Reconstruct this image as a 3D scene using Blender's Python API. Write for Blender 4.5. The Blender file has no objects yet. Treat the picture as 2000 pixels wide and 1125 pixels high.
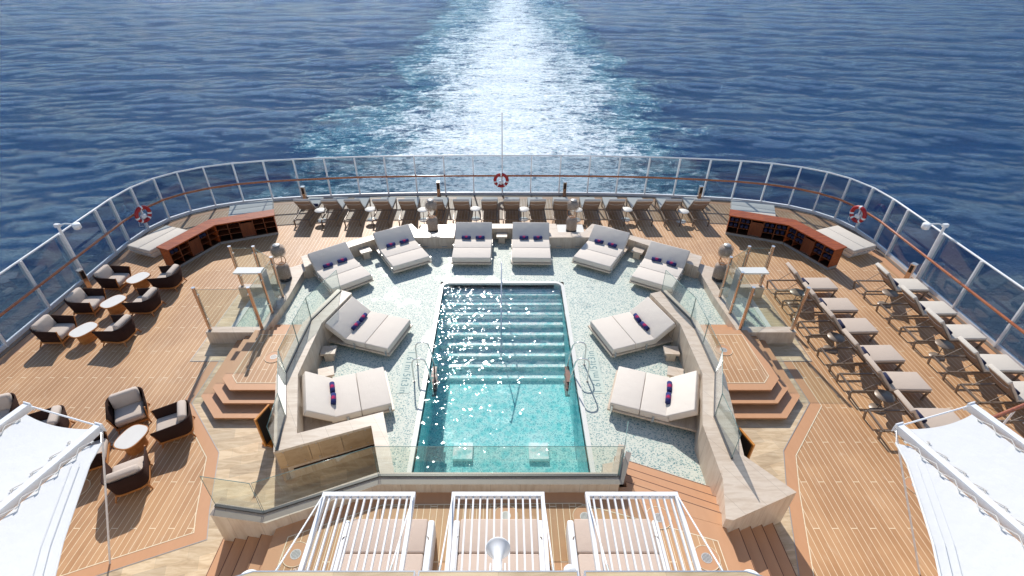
import bpy, bmesh, math, random
from mathutils import Vector, Matrix, Quaternion
R = math.radians
sc = bpy.context.scene
COL = sc.collection
random.seed(7)
X0 = -0.10            # centreline of the ship, metres

# ------------------------------------------------------------ camera, sky, sun
cam = bpy.data.cameras.new('camera')
cam.sensor_width = 36.0
cam.lens = 18.162
cam.shift_x = 0.0075
cam.clip_start = 0.1
cam.clip_end = 6000
co = bpy.data.objects.new('camera', cam)
co.location = (0, 0, 10.5)
co.rotation_euler = (R(90 - 34.694), 0, 0)
COL.objects.link(co)
sc.camera = co

SUN_EL, SUN_AZ = 36.4, -10.0     # azimuth measured from +Y towards +X
world = bpy.data.worlds.new('World')
sc.world = world
world.use_nodes = True
wn = world.node_tree.nodes
sky = wn.new('ShaderNodeTexSky')
sky.sky_type = 'NISHITA'
sky.sun_disc = False
sky.sun_elevation = R(SUN_EL)
sky.sun_rotation = R(SUN_AZ)
sky.air_density = 1.0
sky.dust_density = 0.3
sky.ozone_density = 2.0
world.node_tree.links.new(sky.outputs[0], wn['Background'].inputs[0])
wn['Background'].inputs[1].default_value = 0.13

sun = bpy.data.lights.new('sun', 'SUN')
sun.energy = 4.6
sun.angle = R(0.53)
sun.color = (1.0, 0.95, 0.88)
so = bpy.data.objects.new('sun', sun)
sd = Vector((math.sin(R(SUN_AZ)) * math.cos(R(SUN_EL)), math.cos(R(SUN_AZ)) * math.cos(R(SUN_EL)), math.sin(R(SUN_EL))))
so.rotation_euler = sd.to_track_quat('Z', 'Y').to_euler()
so.location = (-8, 40, 40)
COL.objects.link(so)

sc.view_settings.view_transform = 'Standard'
sc.view_settings.look = 'None'
sc.view_settings.exposure = 0.17
sc.view_settings.gamma = 1
sc.cycles.use_denoising = True
sc.cycles.max_bounces = 10
sc.cycles.transparent_max_bounces = 14
sc.cycles.transmission_bounces = 8
sc.cycles.glossy_bounces = 3
sc.cycles.diffuse_bounces = 3
sc.cycles.caustics_reflective = False
sc.cycles.caustics_refractive = False
sc.cycles.sample_clamp_indirect = 6

# ------------------------------------------------------------ node helpers
class NT:
    def __init__(s, name):
        s.m = bpy.data.materials.new(name)
        s.m.use_nodes = True
        s.t = s.m.node_tree
        s.n = s.t.nodes
        s.b = s.n.get('Principled BSDF')
        s.out = s.n.get('Material Output')
    def L(s, a, b): s.t.links.new(a, b)
    def N(s, typ, **kw):
        nd = s.n.new(typ)
        for k, v in kw.items():
            setattr(nd, k, v)
        return nd
    def put(s, sock, v):
        if isinstance(v, (int, float)): sock.default_value = v
        elif isinstance(v, (tuple, list)):
            sock.default_value = tuple(v) + ((1.0,) if len(v) == 3 and len(sock.default_value) == 4 else ())
        else: s.L(v, sock)
    def obj(s): return s.N('ShaderNodeTexCoord').outputs['Object']
    def map(s, v, scale=(1, 1, 1), rot=(0, 0, 0), loc=(0, 0, 0)):
        m = s.N('ShaderNodeMapping'); s.L(v, m.inputs[0])
        m.inputs['Location'].default_value = loc
        m.inputs['Rotation'].default_value = rot
        m.inputs['Scale'].default_value = scale
        return m.outputs[0]
    def noise(s, v, scale=5, detail=4, rough=.55, dist=0, out='Fac'):
        n = s.N('ShaderNodeTexNoise'); s.L(v, n.inputs['Vector'])
        n.inputs['Scale'].default_value = scale; n.inputs['Detail'].default_value = detail
        n.inputs['Roughness'].default_value = rough; n.inputs['Distortion'].default_value = dist
        return n.outputs[out]
    def ma(s, op, a, b=0.0, c=None, clamp=False):
        n = s.N('ShaderNodeMath', operation=op); n.use_clamp = clamp
        s.put(n.inputs[0], a); s.put(n.inputs[1], b)
        if c is not None: s.put(n.inputs[2], c)
        return n.outputs[0]
    def ramp(s, f, *stops, interp='LINEAR'):
        r = s.N('ShaderNodeValToRGB'); s.L(f, r.inputs[0]); r.color_ramp.interpolation = interp
        e = r.color_ramp.elements
        while len(e) < len(stops): e.new(0.5)
        for i, (p, c) in enumerate(stops):
            e[i].position = p
            e[i].color = (c, c, c, 1) if isinstance(c, (int, float)) else tuple(c) + (1,)
        return r.outputs[0]
    def mix(s, f, a, b, mode='MIX'):
        n = s.N('ShaderNodeMix', data_type='RGBA', blend_type=mode)
        s.put(n.inputs[0], f); s.put(n.inputs[6], a); s.put(n.inputs[7], b)
        return n.outputs[2]
    def smooth(s, v, a, b):
        n = s.N('ShaderNodeMapRange'); n.interpolation_type = 'SMOOTHSTEP'
        s.put(n.inputs[0], v); n.inputs[1].default_value = a; n.inputs[2].default_value = b
        return n.outputs[0]
    def bump(s, h, strength=.3, dist=.01, normal=None):
        b = s.N('ShaderNodeBump'); b.inputs['Strength'].default_value = strength
        b.inputs['Distance'].default_value = dist; s.L(h, b.inputs['Height'])
        if normal is not None: s.L(normal, b.inputs['Normal'])
        return b.outputs[0]
    def fin(s, color=None, rough=None, metal=None, normal=None, spec=None):
        if color is not None: s.put(s.b.inputs['Base Color'], color)
        if rough is not None: s.put(s.b.inputs['Roughness'], rough)
        if metal is not None: s.put(s.b.inputs['Metallic'], metal)
        if spec is not None: s.put(s.b.inputs['Specular IOR Level'], spec)
        if normal is not None: s.L(normal, s.b.inputs['Normal'])
        return s.m

def simple(name, col, rough=.5, metal=0, var=.12, nscale=6, bump=0, bscale=60, spec=.5):
    n = NT(name); v = n.obj()
    c = n.mix(n.noise(v, nscale, 5), tuple(x * (1 - var) for x in col), tuple(min(1, x * (1 + var)) for x in col))
    nm = n.bump(n.noise(v, bscale, 3), bump, .004) if bump else None
    return n.fin(c, rough, metal, nm, spec)

def m_deck():
    n = NT('synthetic_teak'); v = n.obj()
    sp = n.N('ShaderNodeSeparateXYZ'); n.L(v, sp.inputs[0])
    PW, PL = .135, 3.39
    xr = n.ma('DIVIDE', n.ma('ADD', sp.outputs[0], 40.52), PW)
    row = n.ma('FLOOR', xr); fx = n.ma('FRACT', xr)
    yr = n.ma('DIVIDE', n.ma('ADD', n.ma('ADD', sp.outputs[1], 40.18), n.ma('MULTIPLY', n.ma('MODULO', row, 3), PL / 3)), PL)
    fy = n.ma('FRACT', yr)
    dx = n.ma('MULTIPLY', n.ma('MINIMUM', fx, n.ma('SUBTRACT', 1, fx)), PW)
    dy = n.ma('MULTIPLY', n.ma('MINIMUM', fy, n.ma('SUBTRACT', 1, fy)), PL)
    caulk = n.ma('LESS_THAN', n.ma('MINIMUM', dx, n.ma('MULTIPLY', dy, .7)), .005)
    cb_ = n.N('ShaderNodeCombineXYZ'); n.L(row, cb_.inputs[0]); n.L(n.ma('FLOOR', yr), cb_.inputs[1])
    wn_ = n.N('ShaderNodeTexWhiteNoise', noise_dimensions='3D'); n.L(cb_.outputs[0], wn_.inputs[0])
    base = n.mix(wn_.outputs[0], (.415, .215, .095), (.475, .26, .124))
    st = n.noise(n.map(v, scale=(18, 1.2, 1)), 1, 5)
    wear = n.noise(v, .55, 6, .6)
    plank = n.mix(n.smooth(wear, .42, .62), base, n.mix(1, base, (1.17, 1.22, 1.26), 'MULTIPLY'))
    blot = n.smooth(n.noise(n.map(v, scale=(2.2, 1, 1)), 1.3, 7, .7, 1), .56, .66)
    plank = n.mix(n.ma('MULTIPLY', blot, .3), plank, (.6, .42, .28))
    plank = n.mix(n.ma('MULTIPLY', n.smooth(st, .35, .7), .22), plank, n.mix(1, plank, (.72, .7, .68), 'MULTIPLY'))
    plank = n.mix(caulk, plank, (.85, .72, .5))
    r = n.ma('MULTIPLY_ADD', wear, .25, .4)
    return n.fin(plank, r, 0, n.bump(st, .12, .002), .5)

def m_teak_plain():
    n = NT('teak_margin_board'); v = n.obj()
    st = n.noise(n.map(v, scale=(9, 2, 4)), 1, 5)
    w = n.noise(v, 1.3, 5)
    c = n.mix(st, (.5, .25, .115), (.58, .31, .16))
    c = n.mix(n.ma('MULTIPLY', w, .4), c, (.56, .31, .18))
    return n.fin(c, .5, 0, n.bump(st, .1, .002))

def m_trav(name, a, b, c, joint, tile=(.6, .3), rough=.4, rot=0):
    n = NT(name); v = n.obj()
    vein = n.noise(n.map(v, scale=(1.2, 6, 5), rot=(0, 0, R(25) + rot)), 1.4, 7, .62, .8)
    big = n.noise(v, .9, 4)
    br = n.N('ShaderNodeTexBrick'); n.L(n.map(v, rot=(0, 0, rot)), br.inputs['Vector'])
    br.offset = .37
    br.inputs['Scale'].default_value = 1
    br.inputs['Brick Width'].default_value = tile[0]; br.inputs['Row Height'].default_value = tile[1]
    br.inputs['Mortar Size'].default_value = .0025; br.inputs['Mortar Smooth'].default_value = .3
    br.inputs['Color1'].default_value = (.8, .8, .8, 1); br.inputs['Color2'].default_value = (1.08, 1.06, 1.02, 1)
    br.inputs['Mortar'].default_value = (joint, joint, joint, 1)
    col = n.ramp(vein, (.28, a), (.48, b), (.62, c), (.78, b))
    col = n.mix(n.ma('MULTIPLY', big, .35), col, b)
    col = n.mix(1, col, br.outputs['Color'], 'MULTIPLY')
    return n.fin(col, n.ma('MULTIPLY_ADD', big, .2, rough - .1), 0, n.bump(vein, .06, .002))

def m_wall_stone(name='travertine_wall'):
    n = NT(name); v = n.obj()
    g = n.N('ShaderNodeNewGeometry')
    vein = n.noise(n.map(v, scale=(7, 7, 1.1), rot=(0, R(6), 0)), 1.3, 7, .6, .6)
    top = n.noise(n.map(v, scale=(1.5, 8, 4), rot=(0, 0, R(20))), 1.2, 6, .6, .5)
    sep = n.N('ShaderNodeSeparateXYZ'); n.L(g.outputs['Normal'], sep.inputs[0])
    up = n.smooth(sep.outputs[2], .5, .8)
    f = n.mix(up, vein, top)
    col = n.ramp(f, (.2, (.47, .37, .275)), (.42, (.57, .465, .36)), (.6, (.65, .555, .45)), (.82, (.53, .43, .33)))
    so_ = n.N('ShaderNodeSeparateXYZ'); n.L(v, so_.inputs[0])
    jt = n.ma('FRACT', n.ma('DIVIDE', n.ma('ADD', n.ma('MULTIPLY_ADD', so_.outputs[1], .62, 50.13), so_.outputs[0]), .62))
    pan = n.ma('FLOOR', n.ma('DIVIDE', n.ma('ADD', n.ma('MULTIPLY_ADD', so_.outputs[1], .62, 50.13), so_.outputs[0]), .62))
    wp = n.N('ShaderNodeTexWhiteNoise', noise_dimensions='1D'); n.L(pan, wp.inputs['W'])
    col = n.mix(n.ma('MULTIPLY', wp.outputs[0], .22), col, (.46, .35, .25))
    col = n.mix(n.ma('MULTIPLY', n.ma('LESS_THAN', jt, .012), .6), col, (.2, .15, .11))
    soil = n.smooth(n.noise(v, 2.1, 6, .7), .58, .72)
    col = n.mix(n.ma('MULTIPLY', soil, .18), col, (.33, .25, .18))
    return n.fin(col, .38, 0, n.bump(f, .05, .002))

def m_mosaic(name='glass_mosaic', cell=.026, cols=None, rough=.6):
    n = NT(name); v = n.obj()
    sn = n.N('ShaderNodeVectorMath', operation='SNAP'); n.L(v, sn.inputs[0]); sn.inputs[1].default_value = (cell,) * 3
    w = n.N('ShaderNodeTexWhiteNoise', noise_dimensions='3D'); n.L(sn.outputs[0], w.inputs[0])
    cols = cols or ((.58, .6, .52), (.49, .55, .48), (.34, .44, .4), (.17, .28, .28))
    col = n.ramp(w.outputs[0], (0, cols[0]), (.5, cols[1]), (.72, cols[2]), (.86, cols[3]), interp='CONSTANT')
    wet = n.smooth(n.noise(v, .8, 5, .6), .56, .62)
    r = n.ma('MULTIPLY_ADD', wet, -(rough - .2), rough)
    nb = n.bump(n.noise(v, 1.6, 3), .12, .03)
    return n.fin(col, r, 0, n.bump(w.outputs[0], .12, .002, nb))

def m_fabric(name, col, stripes=0):
    n = NT(name); v = n.obj()
    wv = n.noise(n.map(v, scale=(260, 260, 90)), 1, 1)
    big = n.noise(v, 2.2, 4)
    c = n.mix(n.ma('MULTIPLY', wv, .5), tuple(x * .9 for x in col), col)
    c = n.mix(n.ma('MULTIPLY', big, .25), c, tuple(x * .86 for x in col))
    h = n.ma('ADD', n.ma('MULTIPLY', wv, .15), n.noise(v, 3.5, 3))
    return n.fin(c, .85, 0, n.bump(h, .4, .03), .2)

def m_wood(name, a, b, rough=.3, sc_=(14, 1.5, 14), coat=0):
    n = NT(name); v = n.obj()
    f = n.noise(n.map(v, scale=sc_), 1.2, 6, .6, 1.2)
    g = n.noise(n.map(v, scale=tuple(x * 4 for x in sc_)), 1, 3)
    c = n.mix(n.smooth(f, .3, .72), a, b)
    c = n.mix(n.ma('MULTIPLY', g, .3), c, tuple(x * .6 for x in a))
    m = n.fin(c, rough, 0, n.bump(g, .08, .001))
    n.b.inputs['Coat Weight'].default_value = coat
    n.b.inputs['Coat Roughness'].default_value = .15
    return m

def m_glass(name, tint, rough=0.0, boost=1.0):
    n = NT(name)
    tr = n.N('ShaderNodeBsdfTransparent'); tr.inputs[0].default_value = tuple(tint) + (1,)
    gl = n.N('ShaderNodeBsdfGlossy'); gl.inputs['Roughness'].default_value = rough
    gl.inputs[0].default_value = (.95, .97, 1, 1)
    fr = n.N('ShaderNodeFresnel'); fr.inputs[0].default_value = 1.5
    geo = n.N('ShaderNodeNewGeometry')
    # both sides of the pane count as air-to-glass
    fr2 = n.ma('MULTIPLY', fr.outputs[0], boost, clamp=True)
    ior = n.ma('MULTIPLY_ADD', geo.outputs['Backfacing'], 1 / 1.5 - 1.5, 1.5)
    n.L(ior, fr.inputs[0])
    mx = n.N('ShaderNodeMixShader'); n.L(fr2, mx.inputs[0]); n.L(tr.outputs[0], mx.inputs[1]); n.L(gl.outputs[0], mx.inputs[2])
    n.L(mx.outputs[0], n.out.inputs[0])
    n.m.node_tree.nodes.remove(n.b)
    return n.m

def m_weave(name, col, scale=26):
    n = NT(name); v = n.obj()
    vo = n.N('ShaderNodeTexVoronoi', feature='DISTANCE_TO_EDGE'); n.L(v, vo.inputs[0]); vo.inputs['Scale'].default_value = scale
    m = n.smooth(vo.outputs[0], .05, .13)
    c = n.mix(n.noise(v, 40, 2), tuple(x * .7 for x in col), col)
    n.fin(c, .7)
    n.L(n.ma('SUBTRACT', 1, m), n.b.inputs['Alpha'])
    return n.m

def m_wicker(name, col):
    n = NT(name); v = n.obj()
    w = n.N('ShaderNodeTexWave', wave_type='BANDS', bands_direction='DIAGONAL'); n.L(v, w.inputs[0]); w.inputs['Scale'].default_value = 38
    w.inputs['Distortion'].default_value = 3; w.inputs['Detail'].default_value = 2
    c = n.mix(w.outputs[1], tuple(x * .45 for x in col), col)
    return n.fin(c, .8, 0, n.bump(w.outputs[1], .4, .006), .15)

def m_towel():
    n = NT('navy_towel'); v = n.obj()
    s = n.N('ShaderNodeSeparateXYZ'); n.L(v, s.inputs[0])
    x, y, z = s.outputs
    d = n.ma('SQRT', n.ma('ADD', n.ma('MULTIPLY', x, x), n.ma('MULTIPLY', y, y)))
    top = n.ma('GREATER_THAN', z, .085)
    inn = n.ma('LESS_THAN', d, .066)
    ang = n.ma('ARCTAN2', y, x)
    ray = n.ma('GREATER_THAN', n.ma('SINE', n.ma('MULTIPLY', ang, 14)), -.35)
    ring = n.ma('GREATER_THAN', n.ma('SINE', n.ma('MULTIPLY', d, 330)), -.45)
    f = n.ma('MULTIPLY', n.ma('MULTIPLY', top, inn), n.ma('MAXIMUM', n.ma('MULTIPLY', ray, ring), n.ma('LESS_THAN', d, .02)))
    fuzz = n.noise(v, 90, 2)
    c = n.mix(f, n.mix(fuzz, (.022, .03, .11), (.05, .06, .19)), (.62, .02, .07))
    return n.fin(c, .95, 0, n.bump(fuzz, .5, .006), .1)

def m_water():
    n = NT('pool_water'); v = n.obj()
    n.t.nodes.remove(n.b)
    gl = n.N('ShaderNodeBsdfGlossy'); gl.inputs['Roughness'].default_value = .04
    rf = n.N('ShaderNodeBsdfRefraction'); rf.inputs['Roughness'].default_value = 0; rf.inputs['IOR'].default_value = 1.33
    rf.inputs[0].default_value = (.9, 1, 1, 1)
    fr = n.N('ShaderNodeFresnel'); ge = n.N('ShaderNodeNewGeometry')
    n.L(n.ma('MULTIPLY_ADD', ge.outputs['Backfacing'], 1 / 1.33 - 1.33, 1.33), fr.inputs[0])
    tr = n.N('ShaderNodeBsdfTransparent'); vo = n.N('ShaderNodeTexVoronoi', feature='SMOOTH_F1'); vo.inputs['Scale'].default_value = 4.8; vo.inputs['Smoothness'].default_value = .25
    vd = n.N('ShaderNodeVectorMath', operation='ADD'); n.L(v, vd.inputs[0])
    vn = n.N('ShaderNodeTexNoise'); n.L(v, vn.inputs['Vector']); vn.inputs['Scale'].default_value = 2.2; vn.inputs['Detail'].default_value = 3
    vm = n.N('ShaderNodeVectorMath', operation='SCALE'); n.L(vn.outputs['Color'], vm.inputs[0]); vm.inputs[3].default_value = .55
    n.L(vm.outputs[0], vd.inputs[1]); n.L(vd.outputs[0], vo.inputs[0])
    n.L(n.ramp(vo.outputs['Distance'], (.2, (.56, .86, .88)), (.4, (.78, .96, .96)), (.5, (1, 1, 1))), tr.inputs[0])  # caustic light net put into the water tint, so it patterns the floor
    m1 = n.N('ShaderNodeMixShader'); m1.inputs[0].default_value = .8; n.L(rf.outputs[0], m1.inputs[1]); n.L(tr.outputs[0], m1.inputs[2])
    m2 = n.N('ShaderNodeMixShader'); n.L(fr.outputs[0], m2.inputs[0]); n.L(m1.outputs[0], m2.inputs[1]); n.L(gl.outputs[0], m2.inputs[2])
    n.L(m2.outputs[0], n.out.inputs[0])
    return n.m

def m_sea():
    n = NT('sea_water'); v = n.obj()
    s = n.N('ShaderNodeSeparateXYZ'); n.L(v, s.inputs[0]); x, y = s.outputs[0], s.outputs[1]
    wob = n.noise(v, .03, 3, .55); wob2 = n.noise(n.map(v, scale=(1, .8, 0)), .11, 7, .72, .6)
    xx = n.ma('SUBTRACT', x, n.ma('MULTIPLY_ADD', y, .012, -.6))
    ax = n.ma('ABSOLUTE', xx)
    # edge of the foam, broken up by noise
    ax1 = n.ma('ADD', ax, n.ma('ADD', n.ma('MULTIPLY_ADD', wob, 34, -17), n.ma('MULTIPLY_ADD', wob2, 46, -23)))
    core = n.ma('SUBTRACT', 1, n.smooth(ax1, 17, 27))
    fringe = n.ma('SUBTRACT', 1, n.smooth(ax1, 27, 34))
    mid = n.ma('SUBTRACT', 1, n.smooth(n.ma('ADD', ax, n.ma('MULTIPLY_ADD', wob2, 26, -13)), 2, 16))
    far = n.smooth(y, 85, 300)
    core = n.ma('MULTIPLY', core, n.ma('MULTIPLY_ADD', far, -.5, 1))
    f1 = n.noise(n.map(v, scale=(.45, 1, 0)), .42, 11, .74, 1.2)
    f2 = n.noise(n.map(v, scale=(.8, 1, 0)), 1.7, 7, .72, .6)
    ff = n.ma('ADD', n.ma('MULTIPLY', f1, .6), n.ma('MULTIPLY', f2, .4))
    thr = n.ma('ADD', ff, n.ma('ADD', n.ma('MULTIPLY', core, .15), n.ma('MULTIPLY', mid, .09)))
    foam = n.ma('MULTIPLY', n.smooth(thr, .55, .74), n.smooth(core, 0, .3))
    lace = n.ma('MULTIPLY', n.smooth(ff, .5, .63), n.ma('MULTIPLY', fringe, .85))
    foam = n.ma('MAXIMUM', foam, lace)
    deep = n.mix(n.noise(v, .02, 3), (.002, .026, .085), (.004, .038, .118))
    aer = n.mix(n.ma('MULTIPLY', n.ma('MAXIMUM', core, fringe), n.smooth(f1, .36, .6)), deep, (.07, .22, .29))
    tex = n.smooth(n.ma('ADD', n.ma('MULTIPLY', f2, .5), n.ma('MULTIPLY', n.noise(n.map(v, scale=(.6, 1, 0)), 1.0, 9, .78, .9), .5)), .36, .6)
    col = n.mix(foam, aer, n.mix(tex, (.36, .5, .55), (.9, .91, .91)))
    w2 = n.noise(n.map(v, scale=(.55, 1, 0), rot=(0, 0, R(-18))), .85, 5, .68, .5)
    w3 = n.noise(n.map(v, scale=(.8, 1, 0)), 2.6, 4, .65)
    h = n.ma('ADD', n.ma('MULTIPLY', w2, .85), n.ma('MULTIPLY', w3, .62))
    h = n.ma('ADD', h, n.ma('MULTIPLY', n.ma('MULTIPLY', ff, n.ma('MAXIMUM', core, fringe)), 1.3))
    nm = n.bump(h, 1.0, 1.0)
    soft = n.bump(h, .4, .7)
    n.t.nodes.remove(n.b)
    df = n.N('ShaderNodeBsdfDiffuse'); n.L(col, df.inputs[0]); n.L(soft, df.inputs['Normal'])
    gs = n.N('ShaderNodeBsdfGlossy'); gs.inputs[0].default_value = (.66, .82, 1, 1); n.L(nm, gs.inputs['Normal'])
    n.L(n.ma('MULTIPLY_ADD', foam, .35, .11), gs.inputs['Roughness'])
    fr = n.N('ShaderNodeFresnel'); fr.inputs[0].default_value = 1.33; n.L(nm, fr.inputs[1])
    mxs = n.N('ShaderNodeMixShader'); n.L(n.ma('MULTIPLY', fr.outputs[0], n.ma('MULTIPLY_ADD', foam, -.7, 1)), mxs.inputs[0]); n.L(df.outputs[0], mxs.inputs[1]); n.L(gs.outputs[0], mxs.inputs[2])
    n.L(mxs.outputs[0], n.out.inputs[0])
    return n.m

M = {}
M['deck'] = m_deck(); M['teak'] = m_teak_plain()
M['trav'] = m_trav('travertine_paving', (.4, .275, .155), (.6, .455, .29), (.72, .58, .4), .7, rot=R(-18))
M['stone'] = m_wall_stone()
M['ledge'] = m_trav('travertine_ledge', (.42, .30, .16), (.6, .46, .28), (.66, .52, .33), .7, tile=(1.6, .6))
M['panelstone'] = m_trav('travertine_panel', (.4, .27, .15), (.52, .37, .22), (.56, .41, .26), .6, tile=(.45, 4))
M['mosaic'] = m_mosaic()
M['poolmosaic'] = m_mosaic('pool_mosaic', .03, ((.36, .74, .72), (.26, .67, .67), (.17, .56, .59), (.08, .38, .43)), .6)
M['stepmosaic'] = m_mosaic('step_mosaic', .03, ((.9, .97, .92), (.8, .93, .9), (.64, .86, .85), (.4, .7, .71)), .6)  # pale tiles, with shallow water's weaker light absorption put into the colour
M['poolhatch'] = simple('white_hatch', (.75, .9, .88), .5)
M['caulk'] = simple('cream_caulk', (.8, .68, .48), .6)
M['white'] = simple('white_paint', (.8, .81, .82), .35, var=.05)
M['coping'] = simple('white_coping', (.7, .69, .64), .35, var=.06, nscale=3)
M['steel'] = simple('polished_steel', (.78, .77, .74), .24, .75, var=.05)
M['steeldark'] = simple('brushed_steel', (.42, .4, .38), .45, .5, var=.08); M['grate'] = simple('grate_steel', (.55, .53, .5), .5, .3)
M['bronze'] = simple('steel_post', (.62, .46, .36), .25, .9, var=.1)
M['taupe'] = simple('taupe_metal', (.2, .155, .12), .4, .2, var=.08)
M['cush'] = m_fabric('ivory_cushion', (.79, .71, .62)); M['cushtan'] = m_fabric('sand_cushion', (.6, .49, .4)); M['cushgrey'] = m_fabric('dove_cushion', (.68, .62, .54))
M['cabcush'] = m_fabric('blush_cushion', (.62, .49, .405))
M['sling'] = m_fabric('taupe_sling', (.36, .27, .215))
M['armcush'] = m_fabric('grey_beige_cushion', (.62, .52, .44))
M['wicker'] = m_wicker('dark_wicker', (.052, .024, .018))
M['teakwood'] = m_wood('oiled_teak', (.36, .13, .03), (.55, .24, .07), .45)
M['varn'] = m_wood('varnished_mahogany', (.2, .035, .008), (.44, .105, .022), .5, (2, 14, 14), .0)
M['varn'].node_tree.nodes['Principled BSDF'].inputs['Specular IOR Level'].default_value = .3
M['varnshade'] = m_wood('mahogany_fronts', (.1, .022, .007), (.19, .05, .014), .45, (14, 14, 2))  # darker mahogany copy: shade on fronts and shelves put into the colour
M['varndark'] = m_wood('mahogany_carcass', (.02, .007, .004), (.045, .014, .006), .5, (14, 14, 2))  # near-black copy: shade inside the cubbies put into the colour
M['handrail'] = m_wood('varnished_handrail', (.3, .07, .015), (.5, .15, .04), .2, (6, 6, 6), .8)
M['black'] = simple('black_plastic', (.012, .012, .014), .35)
M['marble'] = simple('table_stone', (.66, .64, .6), .6, var=.06)
M['red'] = simple('lifebuoy_red', (.4, .012, .015), .45, var=.1)
M['canvas'] = m_fabric('white_canvas', (.78, .785, .78)); M['seam'] = simple('canvas_seam', (.62, .63, .64), .8)
M['cord'] = simple('white_cord', (.7, .68, .64), .7)
M['glass'] = m_glass('clear_glass', (.93, .965, .945), 0, 1.2)
M['tint'] = m_glass('tinted_glass', (.71, .765, .8), 0, 1.1)
M['weave'] = m_weave('woven_lantern', (.55, .45, .37))
M['towel'] = m_towel()
M['towelplain'] = simple('navy_terry', (.012, .016, .055), .95, bump=.5, bscale=80)
M['water'] = m_water(); M['sea'] = m_sea()
M['gold'] = m_wood('orange_teak_frame', (.5, .17, .02), (.68, .29, .05), .35)
M['noseshade'] = simple('tread_shadow_line', (.12, .05, .03), .7); M['glassedge'] = simple('glass_edge', (.16, .27, .25), .2)  # first one: shadow lines at tread edges, painted as dark strips
M['dripstone'] = simple('dark_stone', (.23, .19, .16), .5); M['channel'] = simple('channel_metal', (.16, .15, .14), .3, .6)
M['concrete'] = simple('grey_plinth', (.3, .3, .3), .6)
M['glyph'] = simple('dark_teal_tile', (.14, .25, .26), .7); M['glyphbg'] = simple('pale_green_tile', (.5, .57, .5), .65)

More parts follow.
